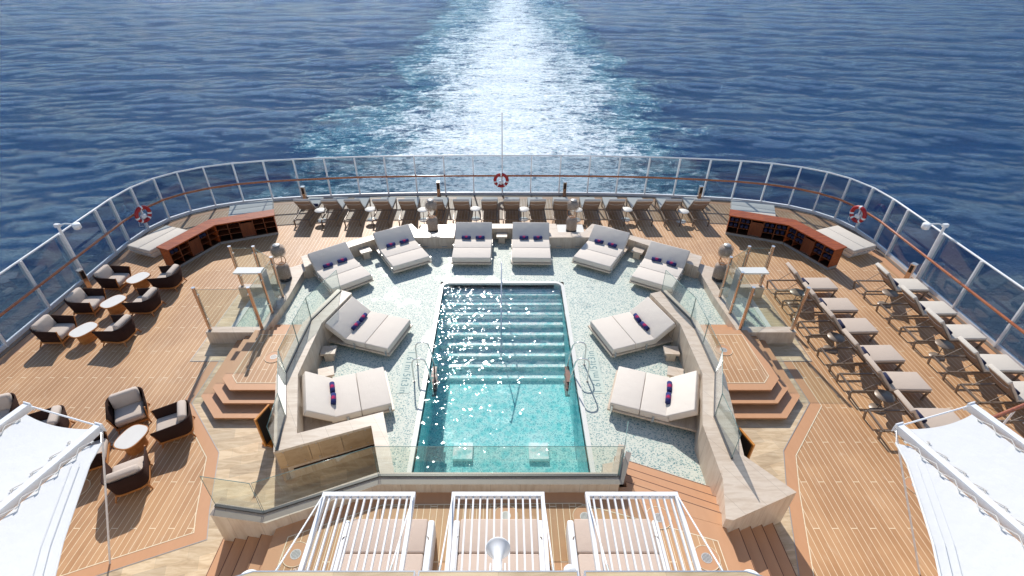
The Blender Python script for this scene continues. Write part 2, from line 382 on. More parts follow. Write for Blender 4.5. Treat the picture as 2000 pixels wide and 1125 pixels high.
# ------------------------------------------------------------ mesh helpers
class MB:
    def __init__(s): s.v = []; s.f = []; s.sm = []
    def add(s, vs, fs, smooth=False, M_=None):
        o = len(s.v)
        s.v += [tuple(M_ @ Vector(p)) if M_ else tuple(p) for p in vs]
        s.f += [tuple(i + o for i in f) for f in fs]; s.sm += [smooth] * len(fs)
        return s
    def box(s, c, d, rz=0, rx=0, ry=0, M_=None):
        x, y, z = d[0] / 2, d[1] / 2, d[2] / 2
        m = Matrix.Translation(c) @ Matrix.Rotation(rz, 4, 'Z') @ Matrix.Rotation(ry, 4, 'Y') @ Matrix.Rotation(rx, 4, 'X')
        if M_: m = M_ @ m
        vs = [(a * x, b * y, e * z) for a in (-1, 1) for b in (-1, 1) for e in (-1, 1)]
        return s.add(vs, [(0, 1, 3, 2), (4, 6, 7, 5), (0, 4, 5, 1), (2, 3, 7, 6), (0, 2, 6, 4), (1, 5, 7, 3)], False, m)
    def cushion(s, c, d, r=.03, rx=0, rz=0, M_=None, puff=0.0, seg=3):
        bm = bmesh.new(); bmesh.ops.create_cube(bm, size=1)
        for v in bm.verts: v.co = Vector((v.co.x * d[0], v.co.y * d[1], v.co.z * d[2]))
        bmesh.ops.bevel(bm, geom=bm.edges[:], offset=r, segments=seg, profile=.5, affect='EDGES')
        if puff:
            bmesh.ops.subdivide_edges(bm, edges=[e for e in bm.edges if e.calc_length() > .2], cuts=4, use_grid_fill=True)
            for v in bm.verts:
                a = max(0, 1 - (2 * v.co.x / d[0]) ** 2); b = max(0, 1 - (2 * v.co.y / d[1]) ** 2)
                v.co.z += math.copysign(puff * a * b, v.co.z)
        m = Matrix.Translation(c) @ Matrix.Rotation(rz, 4, 'Z') @ Matrix.Rotation(rx, 4, 'X')
        if M_: m = M_ @ m
        bm.verts.index_update()
        s.add([v.co for v in bm.verts], [[v.index for v in f.verts] for f in bm.faces], True, m)
        bm.free(); return s
    def prism(s, poly, z0, z1):
        n = len(poly)
        a = sum(poly[i][0] * poly[(i + 1) % n][1] - poly[(i + 1) % n][0] * poly[i][1] for i in range(n))
        if a < 0: poly = poly[::-1]
        vs = [(p[0], p[1], z0) for p in poly] + [(p[0], p[1], z1) for p in poly]
        fs = [tuple(range(n - 1, -1, -1)), tuple(range(n, 2 * n))] + [(i, (i + 1) % n, n + (i + 1) % n, n + i) for i in range(n)]
        return s.add(vs, fs)
    def sheet(s, poly, z):
        n = len(poly)
        a = sum(poly[i][0] * poly[(i + 1) % n][1] - poly[(i + 1) % n][0] * poly[i][1] for i in range(n))
        if a < 0: poly = poly[::-1]
        return s.add([(p[0], p[1], z) for p in poly], [tuple(range(n))])
    def ribbon(s, pts, w, z, closed=False, h=0.0):
        n = len(pts); P = [Vector(p[:2]) for p in pts]; L = []; Rr = []
        for i in range(n):
            a = P[i - 1] if (i > 0 or closed) else None; b = P[(i + 1) % n] if (i < n - 1 or closed) else None
            d1 = (P[i] - a).normalized() if a is not None else None; d2 = (b - P[i]).normalized() if b is not None else None
            if d1 is None: d1 = d2
            if d2 is None: d2 = d1
            nn = Vector((-(d1 + d2).y, (d1 + d2).x)).normalized()
            k = w / 2 / max(.3, nn.dot(Vector((-d1.y, d1.x))))
            L.append(P[i] + nn * k); Rr.append(P[i] - nn * k)
        m = n if closed else n - 1
        if not h:
            vs = [(p.x, p.y, z) for p in L] + [(p.x, p.y, z) for p in Rr]
            return s.add(vs, [(n + i, n + (i + 1) % n, (i + 1) % n, i) for i in range(m)])
        vs = [(p.x, p.y, zz) for zz in (z, z + h) for p in L] + [(p.x, p.y, zz) for zz in (z, z + h) for p in Rr]
        fs = []
        for i in range(m):
            j = (i + 1) % n
            fs += [(2 * n + i, 3 * n + i, 3 * n + j, 2 * n + j)[::-1], (n + i, n + j, 3 * n + j, 3 * n + i)[::-1], (i, j, n + j, n + i)[::-1], (i, 2 * n + i, 2 * n + j, j)[::-1]]
        if not closed:
            fs += [(0, n, 3 * n, 2 * n)[::-1], (n - 1, 2 * n - 1, 4 * n - 1, 3 * n - 1)]
        return s.add(vs, fs)
    def tube(s, pts, r, seg=8, closed=False, caps=True):
        P = [Vector(p) for p in pts]; n = len(P); rings = []
        T = []
        for i in range(n):
            if closed: t = P[(i + 1) % n] - P[i - 1]
            else: t = P[min(i + 1, n - 1)] - P[max(i - 1, 0)]
            T.append(t.normalized())
        up = Vector((0, 0, 1)) if abs(T[0].z) < .9 else Vector((1, 0, 0))
        u = T[0].cross(up).normalized()
        vs = []
        for i in range(n):
            u = (u - T[i] * u.dot(T[i])).normalized(); w = T[i].cross(u)
            rr = r[i] if isinstance(r, (list, tuple)) else r
            vs += [P[i] + (u * math.cos(2 * math.pi * k / seg) + w * math.sin(2 * math.pi * k / seg)) * rr for k in range(seg)]
        m = n if closed else n - 1
        fs = [(i * seg + k, i * seg + (k + 1) % seg, ((i + 1) % n) * seg + (k + 1) % seg, ((i + 1) % n) * seg + k) for i in range(m) for k in range(seg)]
        s.add(vs, fs, True)
        if caps and not closed:
            s.add(vs[:seg], [tuple(range(seg - 1, -1, -1))]); s.add(vs[-seg:], [tuple(range(seg))])
        return s
    def lathe(s, prof, c=(0, 0, 0), seg=28, smooth=True):
        n = len(prof)
        vs = [(c[0] + r * math.cos(2 * math.pi * k / seg), c[1] + r * math.sin(2 * math.pi * k / seg), c[2] + z) for r, z in prof for k in range(seg)]
        fs = [(i * seg + k, i * seg + (k + 1) % seg, (i + 1) * seg + (k + 1) % seg, (i + 1) * seg + k) for i in range(n - 1) for k in range(seg)]
        return s.add(vs, fs, smooth)
    def cyl(s, c, r, h, seg=28):
        s.lathe([(r, 0), (r, h)], c, seg)
        ring = [(c[0] + r * math.cos(2 * math.pi * k / seg), c[1] + r * math.sin(2 * math.pi * k / seg)) for k in range(seg)]
        s.add([(a, b, c[2] + h) for a, b in ring], [tuple(range(seg))]); s.add([(a, b, c[2]) for a, b in ring], [tuple(range(seg - 1, -1, -1))])
        return s
    def build(s, name, mat, parent=None, loc=None, rz=0):
        me = bpy.data.meshes.new(name); me.from_pydata(s.v, [], s.f); me.materials.append(mat if not isinstance(mat, str) else M[mat])
        me.polygons.foreach_set('use_smooth', s.sm); me.update()
        o = bpy.data.objects.new(name, me); COL.objects.link(o)
        if parent: o.parent = parent
        if loc: o.location = loc
        o.rotation_euler.z = rz
        return o

def tag(o, label=None, cat=None, group=None, kind=None):
    if label: o['label'] = label
    if cat: o['category'] = cat
    if group: o['group'] = group
    if kind: o['kind'] = kind
    return o
def empty(name, loc=(0, 0, 0), rz=0, **kw):
    o = bpy.data.objects.new(name, None); o.empty_display_size = .2; COL.objects.link(o)
    o.location = loc; o.rotation_euler.z = rz
    return tag(o, **kw)
def kids(o): return [c for c in bpy.data.objects if c.parent == o]
def dup(o, loc=None, rz=None, label=None, kidmap=None, parent=None):
    c = o.copy(); COL.objects.link(c); c.parent = parent
    if loc is not None: c.location = loc
    if rz is not None: c.rotation_euler.z = rz
    if label: c['label'] = label
    for ch in (KID[o.name] if o.name in KID else kids(o)):
        dup(ch, parent=c)
    return c
KID = {}
def first_or_dup(store, key, maker, loc, rz, label, group=None):
    if key not in store:
        o = maker(); store[key] = o; o.location = loc; o.rotation_euler.z = rz
    else:
        o = dup(store[key], loc, rz)
    o['label'] = label
    if group: o['group'] = group
    return o
ST = {}
def mx(s, d): return X0 + s * d      # s=-1 port side (left in view), s=+1 starboard
def mpoly(s, pts): return [(mx(s, a), b) for a, b in pts]
SIDE = {-1: 'left', 1: 'right'}

def pane(a, b, z0, h, parent, mat='glass', t=.014, edge=True):
    o = MB().ribbon([tuple(a), tuple(b)], t, z0, h=h).build('glass_pane', mat, parent)
    if edge:
        MB().tube([(a[0], a[1], z0), (a[0], a[1], z0 + h), (b[0], b[1], z0 + h), (b[0], b[1], z0)], .0075, 4).build('edge', 'glassedge', o)
    return o
# ------------------------------------------------------------ sea, hull, deck
def build_sea():
    import numpy as np
    rs = np.random.RandomState(11)
    ys = 40 * 1.0055 ** np.arange(0, 860)             # rows grow with distance: 40 m .. 4.4 km
    us = np.linspace(-1.45, 1.45, 620)
    Y = np.repeat(ys[:, None], len(us), 1); X = us[None, :] * (Y + 12)
    Z = np.zeros_like(X); dx = .0055 * Y
    for k in range(70):
        lam = 2.2 * (16.0 ** rs.rand()); th = math.radians(90 - 14 + rs.randn() * 24)
        amp = .0029 * lam * (.5 + rs.rand()); kk = 2 * math.pi / lam
        ph = rs.rand() * 6.28
        # wave groups keep the swell from looking even
        grp = .65 + .35 * np.sin(X * kk * .11 + ph * 3) * np.sin(Y * kk * .09 + ph)
        fade = np.clip((lam / dx - 2.5) / 3, 0, 1)
        a = kk * (X * math.cos(th) + Y * math.sin(th)) + ph + .5 * np.sin(X * kk * .13 + ph)
        Z += amp * fade * grp * (np.sin(a) + .22 * np.cos(2 * a))
    calm = np.clip((Y - 45) / 12, 0, 1)
    Z = Z * calm - 20
    nr, nc = X.shape
    co_ = np.stack([X, Y, Z], -1).reshape(-1, 3)
    # near apron so the sheet also runs round the ship
    i = np.arange(nr * nc).reshape(nr, nc)
    q = np.stack([i[:-1, :-1], i[:-1, 1:], i[1:, 1:], i[1:, :-1]], -1).reshape(-1, 4)
    me = bpy.data.meshes.new('sea')
    me.vertices.add(len(co_) + 4); me.loops.add(q.size + 4); me.polygons.add(len(q) + 1)
    near = np.array([(-4500, -600, -20.001), (4500, -600, -20.001), (4500, 40.6, -20.001), (-4500, 40.6, -20.001)])
    me.vertices.foreach_set('co', np.concatenate([co_, near]).ravel())
    b = len(co_)
    me.loops.foreach_set('vertex_index', np.concatenate([q.ravel(), [b, b + 1, b + 2, b + 3]]).astype(np.int32))
    me.polygons.foreach_set('loop_start', (np.arange(len(q) + 1) * 4).astype(np.int32))
    me.polygons.foreach_set('use_smooth', np.ones(len(q) + 1, bool))
    me.update(calc_edges=True); me.materials.append(M['sea'])
    o = bpy.data.objects.new('sea', me); COL.objects.link(o)
    return tag(o, kind='structure')
build_sea()

rail_half = [(15.17, 2.0), (15.17, 4.2), (15.17, 6.3), (15.17, 8.2), (15.17, 10.1), (15.17, 12.0), (15.17, 13.85), (15.17, 15.6), (15.17, 17.45), (15.17, 18.35), (15.02, 19.45), (14.62, 20.4),
             (14.0, 21.1), (13.15, 21.68), (12.05, 22.12), (10.8, 22.42), (9.5, 22.62), (8.15, 22.78), (6.8, 22.92), (5.45, 23.0), (4.08, 23.06), (2.72, 23.09), (1.36, 23.1)]
rail = mpoly(-1, rail_half) + [(X0, 23.1)] + mpoly(1, rail_half[::-1])
def offs(pts, w):
    out = []
    n = len(pts); P = [Vector(p) for p in pts]
    for i in range(n):
        d = (P[min(i + 1, n - 1)] - P[max(i - 1, 0)]).normalized()
        out.append(tuple(P[i] + Vector((d.y, -d.x)) * w))
    return out
hull_line = [(p[0] * 1.012, p[1] + .16) for p in rail]
H_ = MB().prism([(hull_line[0][0], -40)] + hull_line + [(hull_line[-1][0], -40)], -20.5, -2.2).ribbon([(hull_line[0][0], -40)] + hull_line + [(hull_line[-1][0], -40)], .05, -2.2, h=2.14).build('ship_hull', 'white')
tag(H_, kind='structure')

pool_r = (-2.15, 2.0, 6.72, 15.2)
def rrect(x0, x1, y0, y1, r, near=True, k=6):
    pts = []
    for cx, cy, a0 in ((x1 - r, y1 - r, 0), (x0 + r, y1 - r, 90)):
        pts += [(cx + r * math.cos(R(a0 + 90 * i / k)), cy + r * math.sin(R(a0 + 90 * i / k))) for i in range(k + 1)]
    return pts + [(x0, y0), (x1, y0)]
MOS = .16
# deck sheet: planked, with a hole over the raised pool terrace so nothing lies coplanar
D = MB(); D.sheet([(rail[0][0] - .12, -6)] + [(p[0] * 1.006, p[1] + .08) for p in rail] + [(rail[-1][0] + .12, -6)], 0)
def hole_poly(o, hole):
    pass
# the pool sinks through the deck: build the deck as four sheets round it
def clipx(poly, xc, keep_less):
    out = []
    for i in range(len(poly)):
        a, b = poly[i], poly[(i + 1) % len(poly)]
        ia, ib = (a[0] <= xc) == keep_less, (b[0] <= xc) == keep_less
        if ia: out.append(a)
        if ia != ib:
            t = (xc - a[0]) / (b[0] - a[0]); out.append((xc, a[1] + t * (b[1] - a[1])))
    return out
full = [(rail[0][0] - .12, -6)] + [(p[0] * 1.006, p[1] + .08) for p in rail] + [(rail[-1][0] + .12, -6)]
D = MB()
D.sheet(clipx(full, -4.4, True), 0); D.sheet(clipx(full, 4.2, False), 0)
midp = clipx(clipx(full, -4.4, False), 4.2, True)
top = sorted([p for p in midp if p[1] > 20], key=lambda p: p[0])
D.sheet([(-4.4, 17.4), (4.2, 17.4)] + [p for p in top[::-1]], 0)
tag(D.build('teak_deck', 'deck'), kind='structure')
# white line and margin board along the rail
tag(MB().ribbon(offs(rail, .38), .3, .004).build('deck_margin', 'teak'), kind='structure')

def line(pts, name='caulk_line', w=.018, z=.008, closed=False):
    return MB().ribbon(pts, w, z, closed)
# travertine inlay beside the steps
ti = MB()
for s in (-1, 1):
    if s < 0: e = [(8.34, 11.5), (8.34, 9.7), (6.87, 8.09), (6.38, 6.55), (6.13, 5.9), (8.1, 5.1), (14.0, 2.6), (14.0, -2), (4.6, -2), (4.6, 5.62), (3.6, 6.2), (2.0, 6.75), (2.4, 8.6), (5.0, 8.0), (5.6, 10), (5.6, 12.1), (8.3, 12.1)]
    else: e = [(8.34, 11.5), (8.34, 9.7), (6.95, 8.15), (6.55, 7.1), (5.93, 5.16), (5.2, 2.6), (5.0, -2), (4.6, -2), (4.6, 6.0), (4.6, 8.0), (5.0, 8.3), (5.6, 10), (5.6, 12.1), (8.3, 12.1)]
    ti.sheet(mpoly(s, e), .006)
tag(ti.build('travertine_paving', 'trav'), kind='structure')
bd = MB(); ln = MB(); gl = MB()
edges = {-1: [(8.34, 11.5), (8.34, 9.7), (6.87, 8.09), (6.38, 6.55), (6.13, 5.9), (8.1, 5.1), (14.0, 2.6)],
         1: [(8.34, 11.5), (8.34, 9.7), (6.95, 8.15), (6.55, 7.1), (5.93, 5.16), (5.2, 2.6)]}
for s in (-1, 1):
    e = mpoly(s, edges[s]); w = .13 * (1 if s < 0 else -1)
    def off2(pts, w):
        P = [Vector(p) for p in pts]; out = []
        for i in range(len(P)):
            d1 = (P[i] - P[max(i - 1, 0)]); d2 = (P[min(i + 1, len(P) - 1)] - P[i])
            d1 = d1.normalized() if d1.length else d2.normalized(); d2 = d2.normalized() if d2.length else d1
            nn = Vector(((d1 + d2).y, -(d1 + d2).x)).normalized(); k = w / max(.3, nn.dot(Vector((d1.y, -d1.x))))
            out.append(tuple(P[i] + nn * k))
        return out
    # outboard side is where the planks are
    bd.ribbon(off2(e, w), .26, .004)
    ln.ribbon(off2(e, w * 2.1), .02, .009)
    gl.ribbon(e, .016, .013)
tag(bd.build('teak_border', 'teak'), kind='structure')
tag(ln.build('border_caulk_line', 'caulk'), kind='structure')
tag(gl.build('metal_inlay_strip', 'steeldark'), kind='structure')

# ------------------------------------------------------------ pool terrace floor (mosaic), coping, pool
px0, px1, py0, py1 = pool_r
mo = MB()
mo.sheet([(-5.45, 15.6), (-5.45, 9.2), (-4.85, 7.65), (-3.0, 8.3), (-2.4, 6.7), (px0 - .115, 6.7), (px0 - .115, 15.6)], MOS)
mo.sheet([(px0 - .115, py1 + .115), (px1 + .115, py1 + .115), (px1 + .115, 15.6), (px0 - .115, 15.6)], MOS)
mo.sheet([(px1 + .115, 6.6), (2.5, 6.6), (2.75, 7.7), (4.7, 6.85), (5.3, 7.5), (5.3, 15.6), (px1 + .115, 15.6)], MOS)
mo.sheet([(-7.35, 15.6), (7.15, 15.6), (6.6, 16.0), (5.6, 17.3), (4.3, 18.0), (3.4, 18.9), (-3.6, 18.9), (-4.5, 18.0), (-5.8, 17.3), (-6.8, 16.0)], MOS)
mo.sheet([(-7.35, 12.2), (-5.45, 12.2), (-5.45, 15.6), (-7.35, 15.6)], MOS)
mo.sheet([(5.3, 12.2), (7.15, 12.2), (7.15, 15.6), (5.3, 15.6)], MOS)
tag(mo.build('mosaic_floor', 'mosaic'), kind='structure')

pool = empty('swimming_pool', (0, 0, 0), label='turquoise swimming pool with pale rounded rim and underwater steps at its far end', cat='pool')
ir = rrect(px0, px1, py0, py1, .22); orr = rrect(px0 - .115, px1 + .115, py0, py1 + .115, .335)
cp_ = MB(); n_ = len(ir)
prof = [(orr, MOS), (orr, MOS + .03), (ir, MOS + .035), (ir, -.06)]
vs = [(p[0], p[1], z) for pts, z in prof for p in pts]
m_ = n_ - 2
fs = []
for k in range(3):
    for i in range(n_ - 1):
        if i == n_ - 2 : continue
        fs.append((k * n_ + i, k * n_ + i + 1, (k + 1) * n_ + i + 1, (k + 1) * n_ + i))
    fs.append((k * n_ + n_ - 1, k * n_, (k + 1) * n_, (k + 1) * n_ + n_ - 1))
cp_.add(vs, fs)
# flip check is left to double-sided shading
cp_.build('coping', 'coping', pool)
FL = -1.5
b = MB()
b.add([(px0, py0, FL), (px1, py0, FL), (px1, py1, FL), (px0, py1, FL)], [(0, 1, 2, 3)])
b.add([(px0, py0, FL), (px0, py1, FL), (px0, py1, .1), (px0, py0, .1)], [(0, 1, 2, 3)])
b.add([(px1, py0, FL), (px1, py1, FL), (px1, py1, .1), (px1, py0, .1)], [(3, 2, 1, 0)])
b.add([(px0, py1, FL), (px1, py1, FL), (px1, py1, .1), (px0, py1, .1)], [(0, 1, 2, 3)])
b.add([(px0, py0, FL), (px1, py0, FL), (px1, py0, .1), (px0, py0, .1)], [(3, 2, 1, 0)])
b.build('basin', 'poolmosaic', pool)
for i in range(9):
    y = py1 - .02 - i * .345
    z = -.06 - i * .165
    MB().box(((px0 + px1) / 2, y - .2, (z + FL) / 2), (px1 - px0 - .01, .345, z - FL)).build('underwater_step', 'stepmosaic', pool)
for hx in (-1.15, .95):
    MB().prism([(hx - .27, 8.95), (hx + .27, 8.95), (hx + .27, 9.5), (hx - .27, 9.5)], FL + .01, FL + .12).build('floor_hatch', 'poolhatch', pool)
nx, ny = 140, 280
rw = random.Random(3)
wv_ = []
for lam, amp, cnt in ((1.1, .0026, 7), (.5, .0022, 9), (.2, .0012, 16)):
    for _ in range(cnt):
        a = rw.uniform(0, 2 * math.pi); l = lam * rw.uniform(.75, 1.3)
        wv_.append((math.cos(a) * 2 * math.pi / l, math.sin(a) * 2 * math.pi / l, rw.uniform(0, 6.28), amp * rw.uniform(.6, 1.2)))
vs = []
for j in range(ny + 1):
    for i in range(nx + 1):
        x = px0 + .001 + (px1 - px0 - .002) * i / nx; y = py0 + (py1 - py0 - .001) * j / ny
        vs.append((x, y, .12 + sum(a * math.sin(kx * x + ky * y + p) for kx, ky, p, a in wv_)))
fs = [(j * (nx + 1) + i, j * (nx + 1) + i + 1, (j + 1) * (nx + 1) + i + 1, (j + 1) * (nx + 1) + i) for j in range(ny) for i in range(nx)]
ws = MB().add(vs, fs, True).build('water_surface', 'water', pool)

def pool_rail(s):
    xo = mx(s, 2.41); xi = mx(s, 1.97)
    o = empty('pool_handrail', (xo, 10.7, MOS))
    for dy in (.34, -.34):
        p = []
        sx = -s
        p += [(0, dy, 0), (0.0, dy, .62), (.02 * sx, dy, .74), (.08 * sx, dy, .82), (.17 * sx, dy, .845), (.25 * sx, dy, .845), (.33 * sx, dy, .81), (.38 * sx, dy, .72), (.44 * sx, dy, .4), (.47 * sx, dy, .1), (.48 * sx, dy, -.5)]
        MB().tube(p, .02, 10).build('tube', 'steel', o)
        MB().cyl((0, dy, 0), .035, .02, 14).build('foot', 'steeldark', o)
    for k in range(3):
        MB().box((-s * .5, 0, -.06 - k * .28), (.13, .62, .035)).build('tread', 'varnshade', o)
    return tag(o, 'steel pool ladder handrails with dark wooden treads on the %s pool edge' % SIDE[s], 'handrail', 'pool ladder rails')
for s in (-1, 1): pool_rail(s)
cr = empty('pool_stair_rail', (X0, 15.36, MOS), label='single slim steel rail running down the middle of the pool steps', cat='handrail')
MB().tube([(0, 0, 0), (0, 0, .8), (0, -.06, .86), (0, -.16, .85), (0, -3.3, -.35), (0, -3.45, -.5)], .022, 10).build('rail', 'steel', cr)
MB().tube([(0, -2.0, .14), (0, -2.0, -1.0)], .018, 8).build('post', 'steel', cr)

def text_mesh(body, size, mat, parent, loc, rz, z=.003):
    cu = bpy.data.curves.new('t', 'FONT'); cu.body = body; cu.size = size; cu.align_x = 'CENTER'; cu.align_y = 'CENTER'
    cu.space_character = 1.12; cu.offset = 0.0
    to = bpy.data.objects.new('t', cu); COL.objects.link(to)
    dg = bpy.context.evaluated_depsgraph_get(); me = bpy.data.meshes.new_from_object(to.evaluated_get(dg))
    bpy.data.objects.remove(to)
    me.materials.clear(); me.materials.append(M[mat])
    o = bpy.data.objects.new('lettering', me); COL.objects.link(o); o.parent = parent; o.location = loc; o.rotation_euler.z = rz
    return o
for s in (-1, 1):
    xx = mx(s, 2.67)
    o = MB().box((0, 0, 0), (.34, 1.72, .004)).build('depth_marking', 'glyphbg', None, (xx, 10.76, MOS + .004))
    tag(o, '1.61m/5ft3in depth marking of dark letters in the mosaic %s of the pool' % SIDE[s], 'depth marking', 'pool depth markings')
    text_mesh('1.61m/5ft3in', .3, 'glyph', o, (0, 0, .004), R(-90) if s < 0 else R(90))

# ------------------------------------------------------------ landings and steps beside the terrace
def treads(s, polys, name, label, cat='steps', parts=True):
    o = empty(name, (0, 0, 0), label=label, cat=cat)
    return o
for s in (-1, 1):
    o = empty('side_steps', (mx(s, 6.6), 10, 0), label='teak steps with a planked landing on the %s side of the pool terrace' % SIDE[s], cat='steps', group='teak steps over the terrace walls')
    ox, oy = mx(s, 6.6), 10
    def lp(pts): return [(mx(s, a) - ox, b - oy) for a, b in pts]
    T = [(.16, [(5.7, 9.05), (7.39, 9.05), (8.09, 9.81), (8.09, 12.12), (5.7, 12.12)]),
         (.32, [(5.7, 9.41), (7.27, 9.41), (7.8, 9.96), (7.8, 12.12), (5.7, 12.12)]),
         (.48, [(5.7, 9.73), (7.19, 9.73), (7.565, 10.14), (7.5, 12.22), (5.7, 12.22)])]
    for z, p in T:
        MB().prism(lp(p), z - .045, z).build('tread', 'teak', o)
        q = [(5.7, p[0][1] + .14), (p[1][0] - .06, p[1][1] + .14), (p[2][0] - .14, p[2][1] + .06), (p[3][0] - .14, p[3][1]), (5.7, p[3][1])]
        MB().prism(lp(q), z - .16, z - .045).build('riser', 'stone', o)
    ins = [(5.72, 9.98), (7.1, 9.98), (7.33, 10.25), (7.25, 12.0), (5.72, 12.0)]
    MB().sheet(lp(ins), .484).build('planking', 'deck', o)
    MB().ribbon(lp(ins), .018, .487, True).build('caulk_line', 'caulk', o)
    MB().prism(lp([(5.7, 12.22), (7.25, 12.22), (7.25, 12.56), (5.7, 12.56)]), MOS, .32).build('tread', 'teak', o)
    MB().prism(lp([(5.7, 12.56), (7.22, 12.56), (7.22, 12.88), (5.7, 12.88)]), MOS - .1, MOS + .006).build('tread', 'teak', o)

# platform in front with its stairs
P8 = .8
pf = MB().prism([(-4.5, -2), (4.38, -2), (4.38, 6.05), (2.78, 6.72), (2.6, 6.6), (-2.6, 6.6), (-4.5, 5.8)], .0, P8)
tag(pf.build('cabana_platform', 'teak'), kind='structure')
ip = [(-4.45 + .25, -1.9), (4.12, -1.9), (4.12, 5.42), (3.19, 5.72), (1.54, 6.22), (-2.5, 6.18), (-4.2, 5.5)]
tag(MB().sheet(ip, P8 + .004).build('platform_planking', 'deck'), kind='structure')
tag(MB().ribbon(ip, .018, P8 + .008, True).build('platform_caulk_line', 'caulk'), kind='structure')

o = empty('terrace_steps', (3.6, 6.8, 0), label='wide orange teak steps climbing from the mosaic floor to the cabana platform', cat='steps')
def lo(pts): return [(a - 3.6, b - 6.8) for a, b in pts]
TS = [(.32, (2.6, 7.75), (4.75, 6.87)), (.48, (2.6, 7.40), (4.7, 6.54)), (.64, (2.6, 7.07), (4.6, 6.24)), (.80, (2.6, 6.74), (4.5, 5.97))]
for z, a, b2 in TS:
    zt = z + (.003 if z > .7 else 0)
    tr_ = MB().prism(lo([a, b2, (4.45, 5.7), (2.6, 6.3)]), z - .16, zt).build('tread', 'teak', o)
    dd = Vector((b2[0] - a[0], b2[1] - a[1])).normalized(); nn = Vector((dd.y, -dd.x)) * .012
    MB().ribbon(lo([(a[0] + nn.x, a[1] + nn.y), (b2[0] + nn.x, b2[1] + nn.y)]), .014, zt + .002).build('nosing_shadow_line', 'noseshade', tr_)  # dark strip paints the shadow line at the tread nosing
for s, lab in ((-1, 'sunlit brown stairs of four treads going down left of the cabana platform'), (1, 'shaded brown stairs of four treads going down right of the cabana platform')):
    xe = -4.5 if s < 0 else 4.38
    o = empty('platform_stairs', (xe, 2, 0), label=lab, cat='stairs', group='stairs down from the cabana platform')
    for k in range(4):
        z = P8 - .16 * (k + 1)
        a, b2 = s * (.33 * k), s * (.33 * (k + 1))
        yb = lambda x: (5.72 + (abs(x) > 0) * 0)
        def ytop(x):      # stairs run under the wall
            X = xe + x
            if s < 0: return 5.62 + (abs(X) - 4.6) * .155 + .12
            return 5.7 + (abs(X) - 4.38) * .37
        MB().prism([(a, -4), (b2, -4), (b2, ytop(b2) - 2), (a, ytop(a) - 2)], 0.01, z).build('tread', 'teak', o)
        MB().ribbon([(b2 - s * .012, -4), (b2 - s * .012, ytop(b2) - 2)], .014, z + .002).build('nosing_shadow_line', 'noseshade', o)  # dark strip stands for the shadow line where treads overlap

# ------------------------------------------------------------ stone walls
W = 1.08
def wall(name, pts, z0, z1, label, mat='stone', cat='wall', group=None):
    cx = sum(p[0] for p in pts) / len(pts); cy = sum(p[1] for p in pts) / len(pts)
    o = MB().prism([(a - cx, b - cy) for a, b in pts], z0, z1).build(name, mat, None, (cx, cy, 0))
    return tag(o, label, cat, group)
parapet = {}
for s in (-1, 1):
    if s < 0:
        p = [(4.72, 13.33), (5.23, 11.8), (5.23, 9.7), (4.62, 7.78), (4.97, 7.27), (5.78, 9.65), (5.78, 11.84), (5.23, 13.55)]
    else:
        p = [(4.7, 13.3), (5.22, 11.76), (5.22, 9.7), (4.7, 8.05), (4.66, 6.4), (5.0, 6.5), (5.33, 7.17), (5.78, 9.65), (5.78, 11.84), (5.25, 13.5)]
    parapet[s] = wall('parapet_wall', mpoly(s, p), 0, W, 'cream travertine parapet carrying glass panes along the %s side of the pool' % SIDE[s], cat='parapet', group='travertine parapets beside the pool')
    gp = [(5.09, 13.45), (5.58, 11.97), (5.58, 10.85), (5.56, 9.73), (5.05, 8.28), (4.92, 7.3)]
    if s > 0: gp[-1] = (5.03, 7.1)
    P_ = mpoly(s, gp)
    cx, cy, _ = parapet[s].location
    for i in range(len(P_) - 1):
        a, b2 = Vector(P_[i]), Vector(P_[i + 1]); d = (b2 - a).normalized() * .012
        pane(a + d - Vector((cx, cy)), b2 - d - Vector((cx, cy)), W + .01, .78, parapet[s])
    MB().ribbon([(a - cx, b3 - cy) for a, b3 in P_], .05, W, h=.035).build('channel', 'channel', parapet[s])
# right block
wall('travertine_block', [(4.66, 6.93), (5.23, 7.18), (5.96, 6.29), (4.445, 5.68), (4.31, 5.71)], 0, W + .004, 'angular travertine block at the head of the shaded stairs', cat='block')
# left counter
cb = empty('service_counter', (-4, 7.6, 0), label='angled travertine counter with screwed stone door panels left of the pool end', cat='counter')
def lc(pts): return [(a + 4, b3 - 7.6) for a, b3 in pts]
MB().prism(lc([(-5.076, 7.27), (-4.72, 7.79), (-2.883, 8.43), (-2.29, 6.66), (-2.6, 6.66), (-3.08, 8.014)]), W - .07, W + .003).build('counter_top', 'stone', cb)
MB().prism(lc([(-4.95, 7.36), (-4.72, 7.76), (-2.92, 8.40), (-2.35, 6.66), (-2.5, 6.66), (-3.0, 8.1), (-3.03, 8.12)]), 0, W - .07).build('counter_body', 'stone', cb)
a0, a1 = Vector((-5.06, 7.285)), Vector((-3.075, 8.022))
dv = (a1 - a0); un = dv.normalized(); pn = Vector((un.y, -un.x))
for k in range(3):
    pa = a0 + dv * (k / 3) + un * .006; pb = a0 + dv * ((k + 1) / 3) - un * .006
    q = [pa + pn * 0.0, pb + pn * 0.0, pb - pn * .03, pa - pn * .03]
    dr = MB().prism(lc([tuple(v) for v in q]), .46, W - .072).build('door_panel', 'panelstone', cb)
    fm = MB()
    for t in (.22, .78):
        for z in (.54, .98):
            c = pa + (pb - pa) * t + pn * .002
            fm.tube([(c.x + 4, c.y - 7.6, z), (c.x + 4 + pn.x * .006, c.y - 7.6 + pn.y * .006, z)], .017, 10)
    fm.build('screw', 'steeldark', cb)
MB().prism(lc([tuple(a0 + un * .25 - pn * .02), tuple(a1 - pn * .02), tuple(a1 - pn * .2), tuple(a0 + un * .25 - pn * .2)]), .3, .34).build('shelf', 'varndark', cb)
